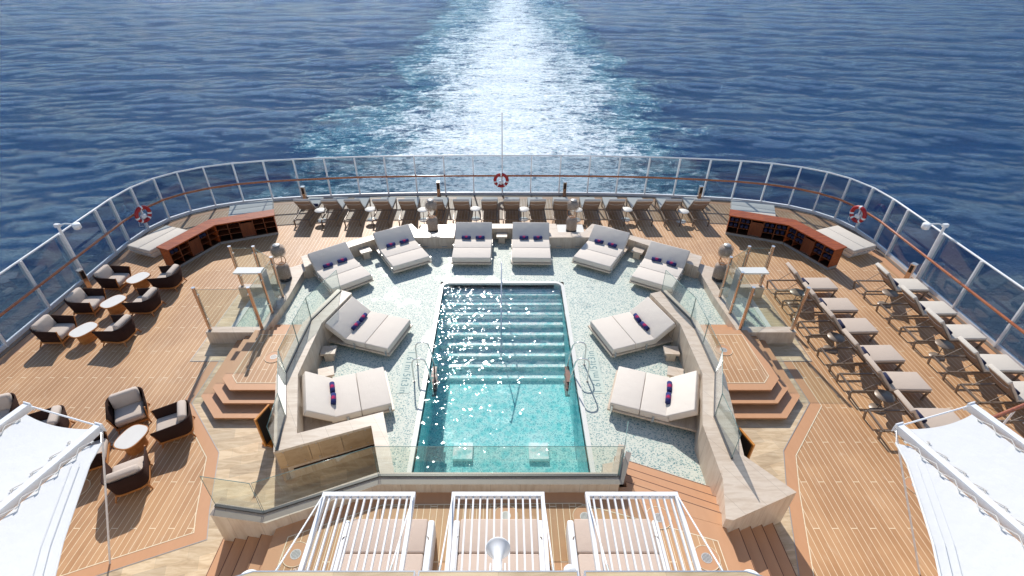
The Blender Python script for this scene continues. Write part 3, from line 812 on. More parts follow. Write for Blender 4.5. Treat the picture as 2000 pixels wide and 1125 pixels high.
# front wall with glass
fw = wall('front_wall', [(-5.77, 5.80), (-4.615, 5.62), (-2.584, 6.473), (2.38, 6.473), (2.70, 7.455), (2.55, 7.5), (2.27, 6.76), (-2.68, 6.76), (-4.72, 5.90), (-5.8, 6.06)], 0, W,
          'low travertine wall with a clear glass screen along the near end of the pool')
cx, cy, _ = fw.location
gp = [(-5.75, 5.985), (-4.73, 5.83), (-2.62, 6.67), (2.40, 6.67), (2.60, 7.32)]
for i in range(4):
    a, b2 = Vector(gp[i]), Vector(gp[i + 1]); d = (b2 - a).normalized() * .015
    pane((a.x + d.x - cx, a.y + d.y - cy), (b2.x - d.x - cx, b2.y - d.y - cy), W + .01, .95, fw)
MB().ribbon([(a - cx, b3 - cy) for a, b3 in gp], .055, W, h=.04).build('channel', 'channel', fw)
MB().ribbon([(a - cx, b3 - cy) for a, b3 in offs(gp, .14)], .12, W + .0015).build('drip_strip', 'dripstone', fw)
wall('stone_bench', [(1.98 + .2, 6.78), (2.28, 6.78), (2.5, 7.45), (2.24, 7.4)], MOS, .5, 'small travertine block inside the right corner of the glass screen', cat='block')

# aft wall between terrace and lounger deck
def both(pts): return mpoly(-1, pts) + mpoly(1, pts[::-1])
aft_in = [(7.0, 15.52), (6.65, 15.8), (5.7, 16.95), (4.85, 17.6), (4.55, 17.85), (3.4, 17.68), (1.86, 17.68), (1.86, 18.42)]
aft_out = [(7.36, 16.25), (7.02, 16.5), (5.8, 17.42), (4.99, 17.9), (4.4, 18.5), (3.68, 18.82), (3.22, 18.1), (2.24, 18.1), (2.2, 18.82)]
aw = wall('terrace_wall', both(aft_out) + both(aft_in)[::-1], 0, .66, 'low travertine wall winding behind the daybeds at the stern end of the pool')
cx, cy, _ = aw.location
for s in (-1, 1):
    for d in (3.0, 2.25):
        MB().box((mx(s, d) - cx, 17.672 - cy, .25), (.2, .012, .05)).build('vent_grille', 'steeldark', aw)
    # plinth with the lantern
    wall('lantern_plinth', mpoly(s, [(3.35, 18.12), (2.28, 18.12), (2.28, 19.2), (3.35, 19.2)]), 0, .42, 'pale stone plinth under the %s lantern behind the terrace wall' % ('left' if s < 0 else 'right'), 'coping', 'plinth', 'lantern plinths')
    # ledge along the corridor and shower
    wall('stone_ledge', mpoly(s, [(7.22, 12.15), (7.10, 14.0), (7.10, 15.53), (6.72, 15.81), (7.27, 16.1), (7.7, 15.8), (8.1, 15.3), (8.1, 14.75), (7.42, 14.75), (7.42, 12.42), (8.99, 12.42), (8.99, 12.15)]), 0, .45,
         'low travertine ledge round the shower tray on the %s' % SIDE[s], cat='ledge', group='travertine shower ledges')
    wall('stone_kerb', mpoly(s, [(8.17, 14.55), (9.02, 14.55), (9.02, 14.75), (8.17, 14.75)]), 0, .449, 'short travertine upstand carrying the far glass of the %s shower' % SIDE[s], cat='upstand', group='shower upstands')
    ft = MB().sheet(mpoly(s, [(7.42, 12.42), (8.6, 12.42), (8.6, 14.55), (7.42, 14.55)]), .014)
    tag(ft.build('shower_floor', 'mosaic'), kind='structure')
    sheet2 = MB().sheet(mpoly(s, [(7.9, 11.35), (9.2, 11.35), (9.2, 14.75), (8.6, 14.75), (8.6, 12.3), (7.9, 12.3)]), .007)
    tag(sheet2.build('shower_paving', 'trav'), kind='structure')
    tag(MB().ribbon(mpoly(s, [(8.6, 12.42), (8.6, 14.55)]), .16, .002, h=.03).build('shower_kerb', 'coping'), kind='structure')
    tag(MB().ribbon(mpoly(s, [(7.9, 11.35), (9.2, 11.35), (9.2, 14.75)]), .02, .012).build('inlay_strip', 'steeldark'), kind='structure')
    # shower screens
    sh = empty('shower_screen', (mx(s, 8), 13.3, 0), label='glass shower screen on copper coloured posts with white overhead slab, %s side' % SIDE[s], cat='shower', group='outdoor showers')
    ox = mx(s, 8); oy = 13.3
    pp = dict(A=(8.9, 12.28), B=(7.32, 12.30), F=(7.30, 13.1), E=(7.28, 13.99), C=(8.9, 14.66), Dd=(8.12, 14.66))
    for k, (a, b3) in pp.items():
        x, y = mx(s, a) - ox, b3 - oy
        p = MB().tube([(x, y, .46), (x, y, 2.0)], .05, 12).build('post', 'bronze', sh)
        MB().cyl((x, y, 1.995), .053, .02, 14).build('cap', 'steel', p)
        MB().cyl((x, y, .45), .06, .015, 14).build('base_plate', 'steeldark', p)
    for a, b3 in (('A', 'B'), ('B', 'F'), ('F', 'E'), ('E', 'Dd'), ('Dd', 'C')):
        A_, B_ = Vector((mx(s, pp[a][0]) - ox, pp[a][1] - oy)), Vector((mx(s, pp[b3][0]) - ox, pp[b3][1] - oy))
        d = (B_ - A_).normalized() * .07
        pane(A_ + d, B_ - d, .56, 1.38, sh)
        for Q, sg in ((A_, 1), (B_, -1)):
            for z in (.85, 1.75):
                c = Q + d * sg * .75
                MB().box((c.x, c.y, z), (.06, .06, .04)).build('glass_clamp', 'steel', sh)
    xi, xo = mx(s, 7.34) - ox, mx(s, 8.17) - ox
    MB().box(((xi + xo) / 2, 13.35 - oy, 1.9), (abs(xo - xi), .33, .05)).build('overhead_slab', 'coping', sh)
    MB().box((xi + (-.025 if s > 0 else .025) * 0 + (.03 if s > 0 else -.03) * -1, 13.35 - oy, 1.17), (.035, .329, 1.41)).build('upright_slab', 'concrete', sh)

# ------------------------------------------------------------ perimeter railing
gr = empty('deck_railing', (0, 0, 0), label='white stern railing of tinted glass panes with varnished wooden handrail round the whole deck', cat='railing')
MB().ribbon(rail, .09, .0, h=.13).build('toe_plate', 'white', gr)
MB().ribbon(offs(rail, .17), .14, .0, h=.02).build('gutter', 'taupe', gr)
top_pts = [(p[0], p[1], 1.95) for p in rail]
MB().tube(top_pts, .032, 8).build('top_rail', 'white', gr)
hr_ = [(p[0], p[1], 1.04) for p in offs(rail, .2)]
MB().tube(hr_, .045, 10).build('handrail', 'handrail', gr)
for i, p in enumerate(rail):
    q0 = rail[max(0, i - 1)]; q1 = rail[min(len(rail) - 1, i + 1)]
    an = math.atan2(q1[1] - q0[1], q1[0] - q0[0])
    wide = .09 if abs(p[0]) > 13.6 else .035
    po = MB().box((p[0], p[1], .97), (.05, .16, 1.94), an).build('post', 'white', gr)
    nrm = Vector((math.sin(an), -math.cos(an)))
    MB().box((p[0] + nrm.x * .12, p[1] + nrm.y * .12, 1.0), (.03, .2, .03), an).build('bracket', 'white', po)
    if i < len(rail) - 1:
        a, b2 = Vector(p), Vector(rail[i + 1]); d = (b2 - a).normalized() * .035
        MB().ribbon([tuple(a + d), tuple(b2 - d)], .014, .15, h=1.76).build('glass_pane', 'tint', gr)

fp = empty('flagpole', (X0, 23.0, 0), label='thin white flagpole rising above the middle of the stern railing', cat='flagpole')
MB().tube([(0, 0, 0), (0, 0, 3.9)], [.035, .02], 8).build('pole', 'white', fp)
MB().tube([(-.14, 0, 3.35), (0, 0, 3.62), (.14, 0, 3.35)], .008, 6).build('halyard_arm', 'white', fp)
MB().cyl((0, 0, 3.9), .035, .04, 12).build('truck', 'white', fp)

# lifebuoys
def make_buoy():
    o = empty('lifebuoy', cat='lifebuoy', label='x')
    n = 48
    for part, mat in (('ring', 'red'), ('band', 'white')):
        segs = []
        if part == 'ring':
            MB().tube([(.29 * math.cos(2 * math.pi * k / n), 0, .29 * math.sin(2 * math.pi * k / n)) for k in range(n)], .075, 12, True).build('ring', mat, o)
        else:
            for a in (90, 180 + 12, -12, 232, 308):
                MB().tube([(.29 * math.cos(R(a + d)), 0, .29 * math.sin(R(a + d))) for d in (-7, -3, 0, 3, 7)], .079, 12).build('band', mat, o)
    MB().tube([(-.3, .0, -.2), (-.34, 0, -.38), (-.2, 0, -.46)], .008, 6).build('grab_rope', 'white', o)
    MB().cushion((0, .02, -.1), (.22, .12, .16), .04).build('signal_light', 'white', o)
    MB().box((0, .02, .12), (.04, .05, .5)).build('hook', 'white', o)
    return o
for loc, rz, lab in (((X0 - .05, 22.9, .82), 0, 'red and white lifebuoy at the middle of the stern railing'),
                     ((-14.78, 19.1, .95), R(72), 'red and white lifebuoy beside the left sun pad'),
                     ((14.48, 19.1, .95), R(-72), 'red and white lifebuoy beside the right sun pad')):
    first_or_dup(ST, 'buoy', make_buoy, loc, rz, lab, 'lifebuoys on the railing')

# light poles and deck bollards
for s in (-1, 1):
    o = empty('deck_light_pole', (mx(s, 15.0), 15.55, 0), label='white pole with a round lamp on an arm at the %s railing' % SIDE[s], cat='light pole', group='lamp poles at the railing')
    MB().tube([(0, 0, 0), (0, 0, 2.35)], .045, 10).build('pole', 'white', o)
    MB().box((0, 0, 2.3), (.16, .1, .12)).build('junction_box', 'white', o)
    MB().tube([(0, 0, 2.28), (-s * .25, .02, 2.36), (-s * .5, .05, 2.33)], .022, 8).build('arm', 'white', o)
    MB().lathe([(.0, .17), (.1, .17), (.12, .15), (.12, 0), (.09, -.03), (0, -.03)], (-s * .6, .05, 2.18)).build('lamp_head', 'white', o)
def make_boll():
    o = empty('deck_bollard', cat='bollard', label='x')
    MB().box((0, 0, .36), (.15, .17, .72)).build('body', 'bronze', o)
    MB().box((0, 0, .735), (.17, .19, .03)).build('top_cap', 'steel', o)
    MB().box((0, -.088, .55), (.1, .012, .28)).build('light_panel', 'black', o)
    return o
for x, y, rz, lab in ((-9.35, 22.35, 0, 'copper bollard light by the far left end of the lounger row'), (-3.13, 22.9, 0, 'copper bollard light at the stern railing, left of the lifebuoy'),
                      (2.87, 22.9, 0, 'copper bollard light at the stern railing, right of the lifebuoy'), (9.15, 22.4, 0, 'copper bollard light by the far right end of the lounger row'),
                      (-14.85, 15.2, R(60), 'copper bollard light at the foot of the left light pole'), (14.6, 15.6, R(-60), 'copper bollard light at the foot of the right light pole')):
    first_or_dup(ST, 'boll', make_boll, (x, y, 0), rz, lab, 'bollard lights')

# ------------------------------------------------------------ loungers
def make_lounger(cm):
    o = empty('sun_lounger', cat='sun lounger', label='x')
    wd = .35
    f = MB()
    for sx in (-1, 1):
        f.box((sx * (wd - .02), 1.05, .30), (.04, 2.06, .045))
    f.box((0, .03, .30), (.7, .045, .045)); f.box((0, 2.06, .30), (.7, .035, .035)); f.box((0, .98, .29), (.64, .03, .03))
    f.build('frame', 'taupe', o)
    for sx in (-1, 1):
        MB().box((sx * (wd - .02), .0, .145), (.045, .045, .3), rx=R(10)).build('leg', 'taupe', o)
        MB().box((sx * (wd - .02), 2.0, .145), (.045, .045, .3), rx=R(-10)).build('leg', 'taupe', o)
    MB().cushion((0, 1.53, .365), (.69, 1.13, .09), .025).build('seat_cushion', cm, o)
    # backrest hinged at y=.95, leaning towards the head end
    hx = Matrix.Translation((0, .96, .34)) @ Matrix.Rotation(R(-50), 4, 'X')
    b = MB().box((0, -.41, .0), (.66, .8, .02), M_=hx).build('backrest', 'sling', o)
    MB().tube([tuple(hx @ Vector((-.335, 0, 0))), tuple(hx @ Vector((-.335, -.83, 0))), tuple(hx @ Vector((.335, -.83, 0))), tuple(hx @ Vector((.335, 0, 0)))], .016, 6).build('backrest_frame', 'taupe', b)
    MB().tube([tuple(hx @ Vector((.3 * t, -.62 + .1 * (1 - t * t), -.03))) for t in (-1, -.6, -.2, .2, .6, 1)], .009, 5).build('strap', 'cord', b)
    c = MB().cushion((0, -.42, .055), (.68, .84, .075), .025, M_=hx).build('back_cushion', cm, o)
    MB().cushion((0, -.84, .035), (.69, .09, .12), .025, M_=hx).build('cushion_hood', cm, c)
    for sx in (-1, 1):
        MB().tube([tuple(hx @ Vector((sx * .3, -.42, -.02))), (sx * .3, .3 + .0, .31)], .01, 6).build('strut', 'taupe', o)
    return o
def add_towel(kind, loc, rz, label, group, lean=0):
    def mk():
        o = MB()
        n = 26
        prof = []
        o.tube([(-.17, 0, .068), (-.165, 0, .068), (.165, 0, .068), (.17, 0, .068)], [.055, .066, .066, .055], 18)
        t = o.build('rolled_towel', 'towel' if kind == 'a' else 'towelplain')
        for sx in (-1, 1):
            MB().tube([(sx * .171, (.008 + .0021 * k) * math.cos(k * .6), .068 + (.008 + .0021 * k) * math.sin(k * .6)) for k in range(22)], .0035, 4).build('rolled_end', 'towelplain', t)
        tag(t, 'x', 'towel'); return t
    key = 'towel' + kind
    return first_or_dup(ST, key, mk, loc, rz, label, group)
ordn = ['first', 'second', 'third', 'fourth', 'fifth', 'sixth', 'seventh', 'eighth', 'ninth', 'tenth', 'eleventh', 'twelfth', 'thirteenth', 'fourteenth', 'fifteenth', 'sixteenth']
def nth(i, n):      # count from the nearer end
    if i == 0: return 'leftmost'
    if i == n - 1: return 'rightmost'
    return ordn[i] + ' from the left' if i < n / 2 else ordn[n - 1 - i] + ' from the right'
aft = [(-8.68, -8.66), (-7.5, -7.54), (-6.52, -6.52), (-5.31, -5.34), (-4.18, -4.23), (-3.0, -2.9), (-1.86, -1.87), (-.64, -.65), (.29, .33), (1.45, 1.4), (2.42, 2.55), (3.77, 3.78), (4.82, 4.84), (6.02, 6.0), (7.22, 7.29), (8.44, 8.5)]
for i, (xh, xf) in enumerate(aft):
    # the row looks over the stern; the head end faces the pool
    first_or_dup(ST, 'loungeA', lambda: make_lounger('cushgrey'), (xh, 19.84, 0), -math.atan2((xf - xh), 2.1) + R(random.uniform(-.8, .8)),
                 'taupe sun lounger facing the stern railing, %s in the row' % nth(i, 16), 'sun loungers along the stern')
c1 = [14.88, 13.66, 12.53, 11.25, 10.19, 8.84]
c2 = [14.86, 13.47, 12.25, 10.92, 9.77, 8.5]
g1 = 'sun loungers in rows on the right'
cnt = ['farthest', 'second farthest', 'third farthest', 'third nearest', 'second nearest', 'nearest']
for i, y in enumerate(c1):
    first_or_dup(ST, 'loungeB', lambda: make_lounger('cushtan'), (9.37, y, 0), R(-90) + R(random.uniform(-1.6, 1.6)), 'sand cushioned sun lounger in the inner column on the right, %s' % cnt[i], g1)
    add_towel('b', (10.42, y - .02, .41), R(90 + random.uniform(-6, 6)), 'navy rolled towel on the %s lounger of the inner column' % cnt[i], 'rolled towels on the loungers')
for i, y in enumerate(c2):
    first_or_dup(ST, 'loungeC', lambda: make_lounger('cushgrey'), (12.45, y, 0), R(-90) + R(random.uniform(-1.6, 1.6)), 'pale cushioned sun lounger in the column beside the right railing, %s' % cnt[i], g1)
    add_towel('b', (13.50, y - .02, .41), R(90 + random.uniform(-6, 6)), 'navy rolled towel on the %s lounger by the right railing' % cnt[i], 'rolled towels on the loungers')
for x, w in ((-8.5, 0), (-7.3, 1)):
    pass
add_towel('b', (-8.45, 20.95, .41), R(0), 'navy rolled towel on the leftmost stern lounger', 'rolled towels on the loungers')
add_towel('b', (8.62, 20.95, .41), R(0), 'navy rolled towel on the rightmost stern lounger', 'rolled towels on the loungers')

def make_table(top):
    def f():
        o = empty('side_table', cat='side table', label='x')
        MB().lathe([(0, .5), (.235, .5), (.24, .492), (.235, .482), (0, .482)], seg=36).build('table_top', top, o)
        MB().tube([(0, 0, .02), (0, 0, .485)], .014, 10).build('stem', 'taupe', o)
        MB().lathe([(0, .016), (.2, .014), (.205, .0)], seg=36).build('base', top, o)
        return o
    return f
for i, (x, y) in enumerate([(-8.01, 20.4), (-5.85, 20.5), (-3.55, 20.45), (-1.27, 20.55), (.85, 20.5), (3.17, 20.45), (5.35, 20.48), (7.76, 20.3)]):
    first_or_dup(ST, 'tabA', make_table('marble'), (x, y, 0), 0, 'small round pale side table between stern loungers, %s' % nth(i, 8), 'round side tables at the stern')
for x, y, lab in ((9.86, 14.2, 'between the two farthest inner loungers'), (12.95, 14.16, 'between the two farthest loungers by the railing'), (9.93, 11.87, 'between the third and fourth inner loungers'),
                  (12.95, 11.55, 'between the third and fourth loungers by the railing'), (9.95, 9.5, 'between the two nearest inner loungers')):
    first_or_dup(ST, 'tabB', make_table('taupe'), (x, y, 0), 0, 'small round dark side table ' + lab, 'round side tables on the right')

# ------------------------------------------------------------ daybeds
def make_daybed():
    o = empty('daybed', cat='daybed', label='x')   # foot end at y=0, head towards +y, floor z=0
    w = 1.44
    fr = MB()
    fr.box((0, 1.1, .185), (w + .06, 2.3, .06))
    fr.build('frame', 'stone', o)
    MB().box((0, .95, .075), (.85, 1.5, .15)).build('pedestal', 'stone', o)
    for y0, y1 in ((.0, .745), (.755, 1.49)):
        MB().cushion((0, (y0 + y1) / 2, .32), (w, y1 - y0, .2), .025).build('mattress', 'cush', o)
    hx = Matrix.Translation((0, 1.5, .25)) @ Matrix.Rotation(R(37), 4, 'X')
    MB().cushion((0, .375, .12), (w, .75, .19), .025, M_=hx).build('back_cushion', 'cush', o)
    bs = MB().box((0, .38, .008), (w - .06, .72, .02), M_=hx).build('back_board', 'stone', o)
    for sx in (-1, 1):
        MB().tube([tuple(hx @ Vector((sx * .55, .55, 0))), (sx * .55, 1.62, .21)], .012, 6).build('strut', 'steel', o)
        for y in (.06, 1.1):
            MB().box((sx * (w / 2 + .035), y, .24), (.02, .05, .2)).build('clip', 'steel', o)
    return o
beds = [('1L', (-5.84, 14.03), (-4.75, 15.19), (-6.69, 15.61), (-5.48, 16.4), 'far left, between the aft wall and the left parapet'),
        ('2L', (-4.0, 15.63), (-2.81, 16.42), (-4.7, 16.96), (-3.51, 17.74), 'angled beside the left aft lantern'),
        ('3', (-1.92, 16.31), (-.5, 16.27), (-1.94, 17.78), (-.51, 17.78), 'facing straight down the pool, left of the centre stool'),
        ('4', (.3, 16.31), (1.71, 16.27), (.32, 17.76), (1.75, 17.76), 'facing straight down the pool, right of the centre stool'),
        ('2R', (2.6, 16.4), (3.81, 15.65), (3.31, 17.69), (4.49, 16.96), 'angled beside the right aft lantern'),
        ('1R', (4.49, 15.07), (5.67, 14.32), (5.24, 16.4), (6.36, 15.61), 'far right, between the aft wall and the right parapet'),
        ('AL', (-3.43, 11.21), (-3.0, 12.67), (-4.7, 11.69), (-4.27, 13.12), 'left of the pool steps against the parapet'),
        ('BL', (-2.95, 9.12), (-3.42, 10.54), (-4.19, 8.62), (-4.72, 10.12), 'left of the pool, behind the stone counter'),
        ('AR', (2.74, 12.61), (3.2, 11.16), (4.03, 13.14), (4.45, 11.64), 'right of the pool steps against the parapet'),
        ('BR', (3.24, 10.58), (2.78, 9.14), (4.49, 10.09), (4.07, 8.68), 'right of the pool, above the teak steps')]
short = {'1L': 'left of the left aft wall stool', '1R': 'right of the right aft wall stool', '3': 'left of the centre stool', '4': 'right of the centre stool', '2L': 'beside the left aft lantern', '2R': 'beside the right aft lantern', 'AL': 'left of the pool steps', 'AR': 'right of the pool steps', 'BL': 'behind the stone counter', 'BR': 'above the teak steps'}
for key, fl, frr, hl, hrr, lab in beds:
    F = (Vector(fl) + Vector(frr)) / 2; Hh = (Vector(hl) + Vector(hrr)) / 2
    # squared-up direction from the foot edge and the long axis together
    ax = (Hh - F).normalized(); ed = (Vector(frr) - Vector(fl)).normalized(); n2 = Vector((-ed.y, ed.x))
    if n2.dot(ax) < 0: n2 = -n2
    dr = (ax + n2).normalized()
    mid = (F + Hh) / 2; org = mid - dr * .745
    rz = math.atan2(-dr.x, dr.y)
    first_or_dup(ST, 'daybed', make_daybed, (org.x, org.y, MOS), rz, 'ivory double daybed ' + lab, 'double daybeds round the pool')
    side = Vector((dr.y, -dr.x))
    for q, sx in enumerate((-1, 1)):
        sp = {'AL': .22, 'BL': .21, 'AR': .22, 'BR': .21}.get(key, .27)
        c = org + dr * (1.40) + side * sx * sp
        if key in ('AL', 'BL', 'AR', 'BR'): c = org + dr * 1.38 + side * (sx * .21 + (.06 if key[1] == 'L' else -.06))
        wh = ('left', 'right') if abs(dr.y) > .7 else (('far', 'near') if key[1] == 'R' else ('near', 'far'))
        if key[1:] == 'L' and key[0] in 'AB': wh = ('near', 'far')
        add_towel('a', (c.x, c.y, MOS + .42), rz + R(random.uniform(-7, 7)), '%s navy towel roll on the daybed %s' % (wh[q], short.get(key, lab)), 'towel rolls on the daybeds')

# stone stools
def make_stool():
    o = empty('stone_stool', cat='stool', label='x')
    MB().box((0, 0, .30), (.42, .36, .07)).build('seat', 'stone', o)
    MB().box((0, 0, .13), (.26, .24, .26)).build('pedestal', 'stone', o)
    return o
for x, y, rz, lab in ((X0, 18.2, 0, 'between the two centre daybeds'), (-5.3, 17.0, R(31), 'between the two left aft daybeds'), (5.1, 17.0, R(-31), 'between the two right aft daybeds'),
                      (-5.1, 11.3, R(5), 'between the two daybeds left of the pool'), (4.85, 11.3, R(-5), 'between the two daybeds right of the pool'),
                      (-4.92, 10.4, R(18), 'tucked behind the near left daybed'), (4.72, 10.4, R(-18), 'tucked behind the near right daybed')):
    first_or_dup(ST, 'stool', make_stool, (x, y, MOS), rz, 'small travertine stool ' + lab, 'travertine stools')

# ------------------------------------------------------------ lanterns
def make_lantern():
    o = empty('woven_lantern', cat='lantern', label='x')
    MB().lathe([(0, 0), (.2, 0), (.215, .02), (.21, .09), (0, .09)]).build('base', 'black', o)
    MB().lathe([(.17, .08), (.215, .12), (.225, .3), (.225, .5), (.2, .6), (.15, .635), (.1, .64)]).build('woven_body', 'weave', o)
    MB().lathe([(.16, .1), (.2, .14), (.205, .5), (.14, .61), (0, .62)]).build('inner_shade', 'sling', o)
    MB().tube([(.1 * math.cos(a * math.pi / 8), .1 * math.sin(a * math.pi / 8), .66) for a in range(16)], .014, 8, True).build('ring', 'teakwood', o)
    for a in (20, 140, 260):
        c, s_ = math.cos(R(a)), math.sin(R(a))
        MB().tube([(.1 * c, .1 * s_, .66), (.2 * c, .2 * s_, .73), (.22 * c, .22 * s_, .85), (.2 * c, .2 * s_, .95), (.1 * c, .1 * s_, .97)], .013, 6).build('handle', 'teakwood', o)
    MB().lathe([(.1, .95), (.2, .98), (.24, 1.06), (.245, 1.2), (.22, 1.3), (.15, 1.35), (.1, 1.36)]).build('woven_shade', 'weave', o)
    MB().lathe([(0, 1.0), (.16, 1.02), (.2, 1.08), (.21, 1.2), (.14, 1.3), (0, 1.31)]).build('inner_shade', 'sling', o)
    MB().lathe([(0, 1.41), (.11, 1.4), (.125, 1.385), (.12, 1.35), (0, 1.35)]).build('cap', 'steeldark', o)
    return o
for x, y, z, lab in ((-2.9, 18.62, .42, 'on the plinth behind the terrace wall, left of centre'), (2.72, 18.62, .42, 'on the plinth behind the terrace wall, right of centre'),
                     (-7.65, 15.05, .45, 'on the ledge beside the left shower'), (7.48, 15.05, .45, 'on the ledge beside the right shower'), (-3.25, 4.05, .81, 'on the cabana platform at the bottom edge')):
    first_or_dup(ST, 'lantern', make_lantern, (x, y, z), R(random.uniform(0, 120)), 'woven grey lantern with wooden handles ' + lab, 'woven lanterns')

# ------------------------------------------------------------ armchairs and low tables
def make_armchair():
    o = empty('wicker_armchair', cat='armchair', label='x')     # faces -y
    k = 9
    def outline(hw, yf, yb, r):
        pts = [(-hw, yf)]
        pts += [(-hw + r - r * math.cos(R(90 * i / k)), yb - r + r * math.sin(R(90 * i / k))) for i in range(k + 1)]
        pts += [(hw - r + r * math.sin(R(90 * i / k)), yb - r + r * math.cos(R(90 * i / k))) for i in range(k + 1)]
        return pts + [(hw, yf)]
    lo_, hi_ = outline(.35, -.36, .36, .2), outline(.42, -.44, .44, .24)
    loi, hii = outline(.32, -.36, .33, .18), outline(.39, -.44, .41, .22)
    n = len(lo_)
    def ht(i):
        y = hi_[i][1]; return .60 + .07 * max(0, (y + .1) / .54)
    vs = [(p[0], p[1], .17) for p in lo_] + [(p[0], p[1], ht(i)) for i, p in enumerate(hi_)] + [(p[0], p[1], .17) for p in loi] + [(p[0], p[1], ht(i)) for i, p in enumerate(hii)]
    fs = []
    for i in range(n - 1):
        fs += [(i, i + 1, n + i + 1, n + i), (2 * n + i, 3 * n + i, 3 * n + i + 1, 2 * n + i + 1), (n + i, n + i + 1, 3 * n + i + 1, 3 * n + i)]
    fs += [(0, n, 3 * n, 2 * n), (n - 1, 3 * n - 1, 4 * n - 1, 2 * n - 1)]
    MB().add(vs, fs, True).build('shell', 'wicker', o)
    MB().ribbon(outline(.345, -.37, .355, .19), .04, .13, True, h=.05).build('base_rim', 'teakwood', o)
    for sx in (-1, 1):
        MB().tube([(sx * .405, -.435, .615), (sx * .345, -.36, .2)], .018, 6).build('arm_post', 'teakwood', o)
        for sy in (-1, 1):
            MB().tube([(sx * .3, sy * .3, .16), (sx * .36, sy * .37, 0)], [.028, .018], 6).build('leg', 'teakwood', o)
    MB().cushion((0, -.06, .31), (.66, .68, .17), .06, puff=.02).build('seat_cushion', 'armcush', o)
    MB().cushion((0, .24, .56), (.64, .2, .42), .07, rx=R(-14), puff=0.0).build('back_cushion', 'armcush', o)
    return o
def make_coffee():
    o = empty('coffee_table', cat='coffee table', label='x')
    def se(a, b, n=40, e=2.8): return [(a * math.copysign(abs(math.cos(2 * math.pi * i / n)) ** (2 / e), math.cos(2 * math.pi * i / n)), b * math.copysign(abs(math.sin(2 * math.pi * i / n)) ** (2 / e), math.sin(2 * math.pi * i / n))) for i in range(n)]
    MB().prism(se(.3, .38), .37, .405).build('rim', 'teakwood', o)
    MB().prism(se(.278, .358), .38, .409).build('table_top', 'marble', o)
    MB().prism(se(.19, .24), 0, .37).build('base', 'teakwood', o)
    return o
gC = 'wicker armchairs on the left deck'
for y, nm in ((15.25, 'far'), (13.83, 'middle'), (12.36, 'near')):
    first_or_dup(ST, 'arm', make_armchair, (-13.86, y, 0), R(90 + random.uniform(-3, 3)), 'dark wicker armchair backing on the left railing at the %s table' % nm, gC)
    first_or_dup(ST, 'arm', make_armchair, (-11.93, y + .02, 0), R(-90 + random.uniform(-4, 4)), 'dark wicker armchair facing the left railing at the %s table' % nm, gC)
    first_or_dup(ST, 'coffee', make_coffee, (-12.95, y - .02, 0), R(-24), 'low pale topped table with teak base, %s of three by the left railing' % nm, 'low tables on the left deck')
first_or_dup(ST, 'coffee', make_coffee, (-9.05, 8.25, 0), R(-12), 'low pale topped table amid four wicker armchairs', 'low tables on the left deck')
for x, y, rz, lab in ((-9.66, 9.16, 33, 'at the far side of the four chair group'), (-8.27, 8.72, -62, 'on the right of the four chair group'), (-8.53, 7.24, 210, 'at the near side of the four chair group, seen from behind'),
                      (-9.86, 7.78, 118, 'on the left of the four chair group, half under the canopy'), (-11.32, 8.55, -65, 'behind the tip of the left canopy'), (-12.85, 8.95, 25, 'at the far left edge of the view')):
    first_or_dup(ST, 'arm', make_armchair, (x, y, 0), R(rz), 'dark wicker armchair ' + lab, gC)

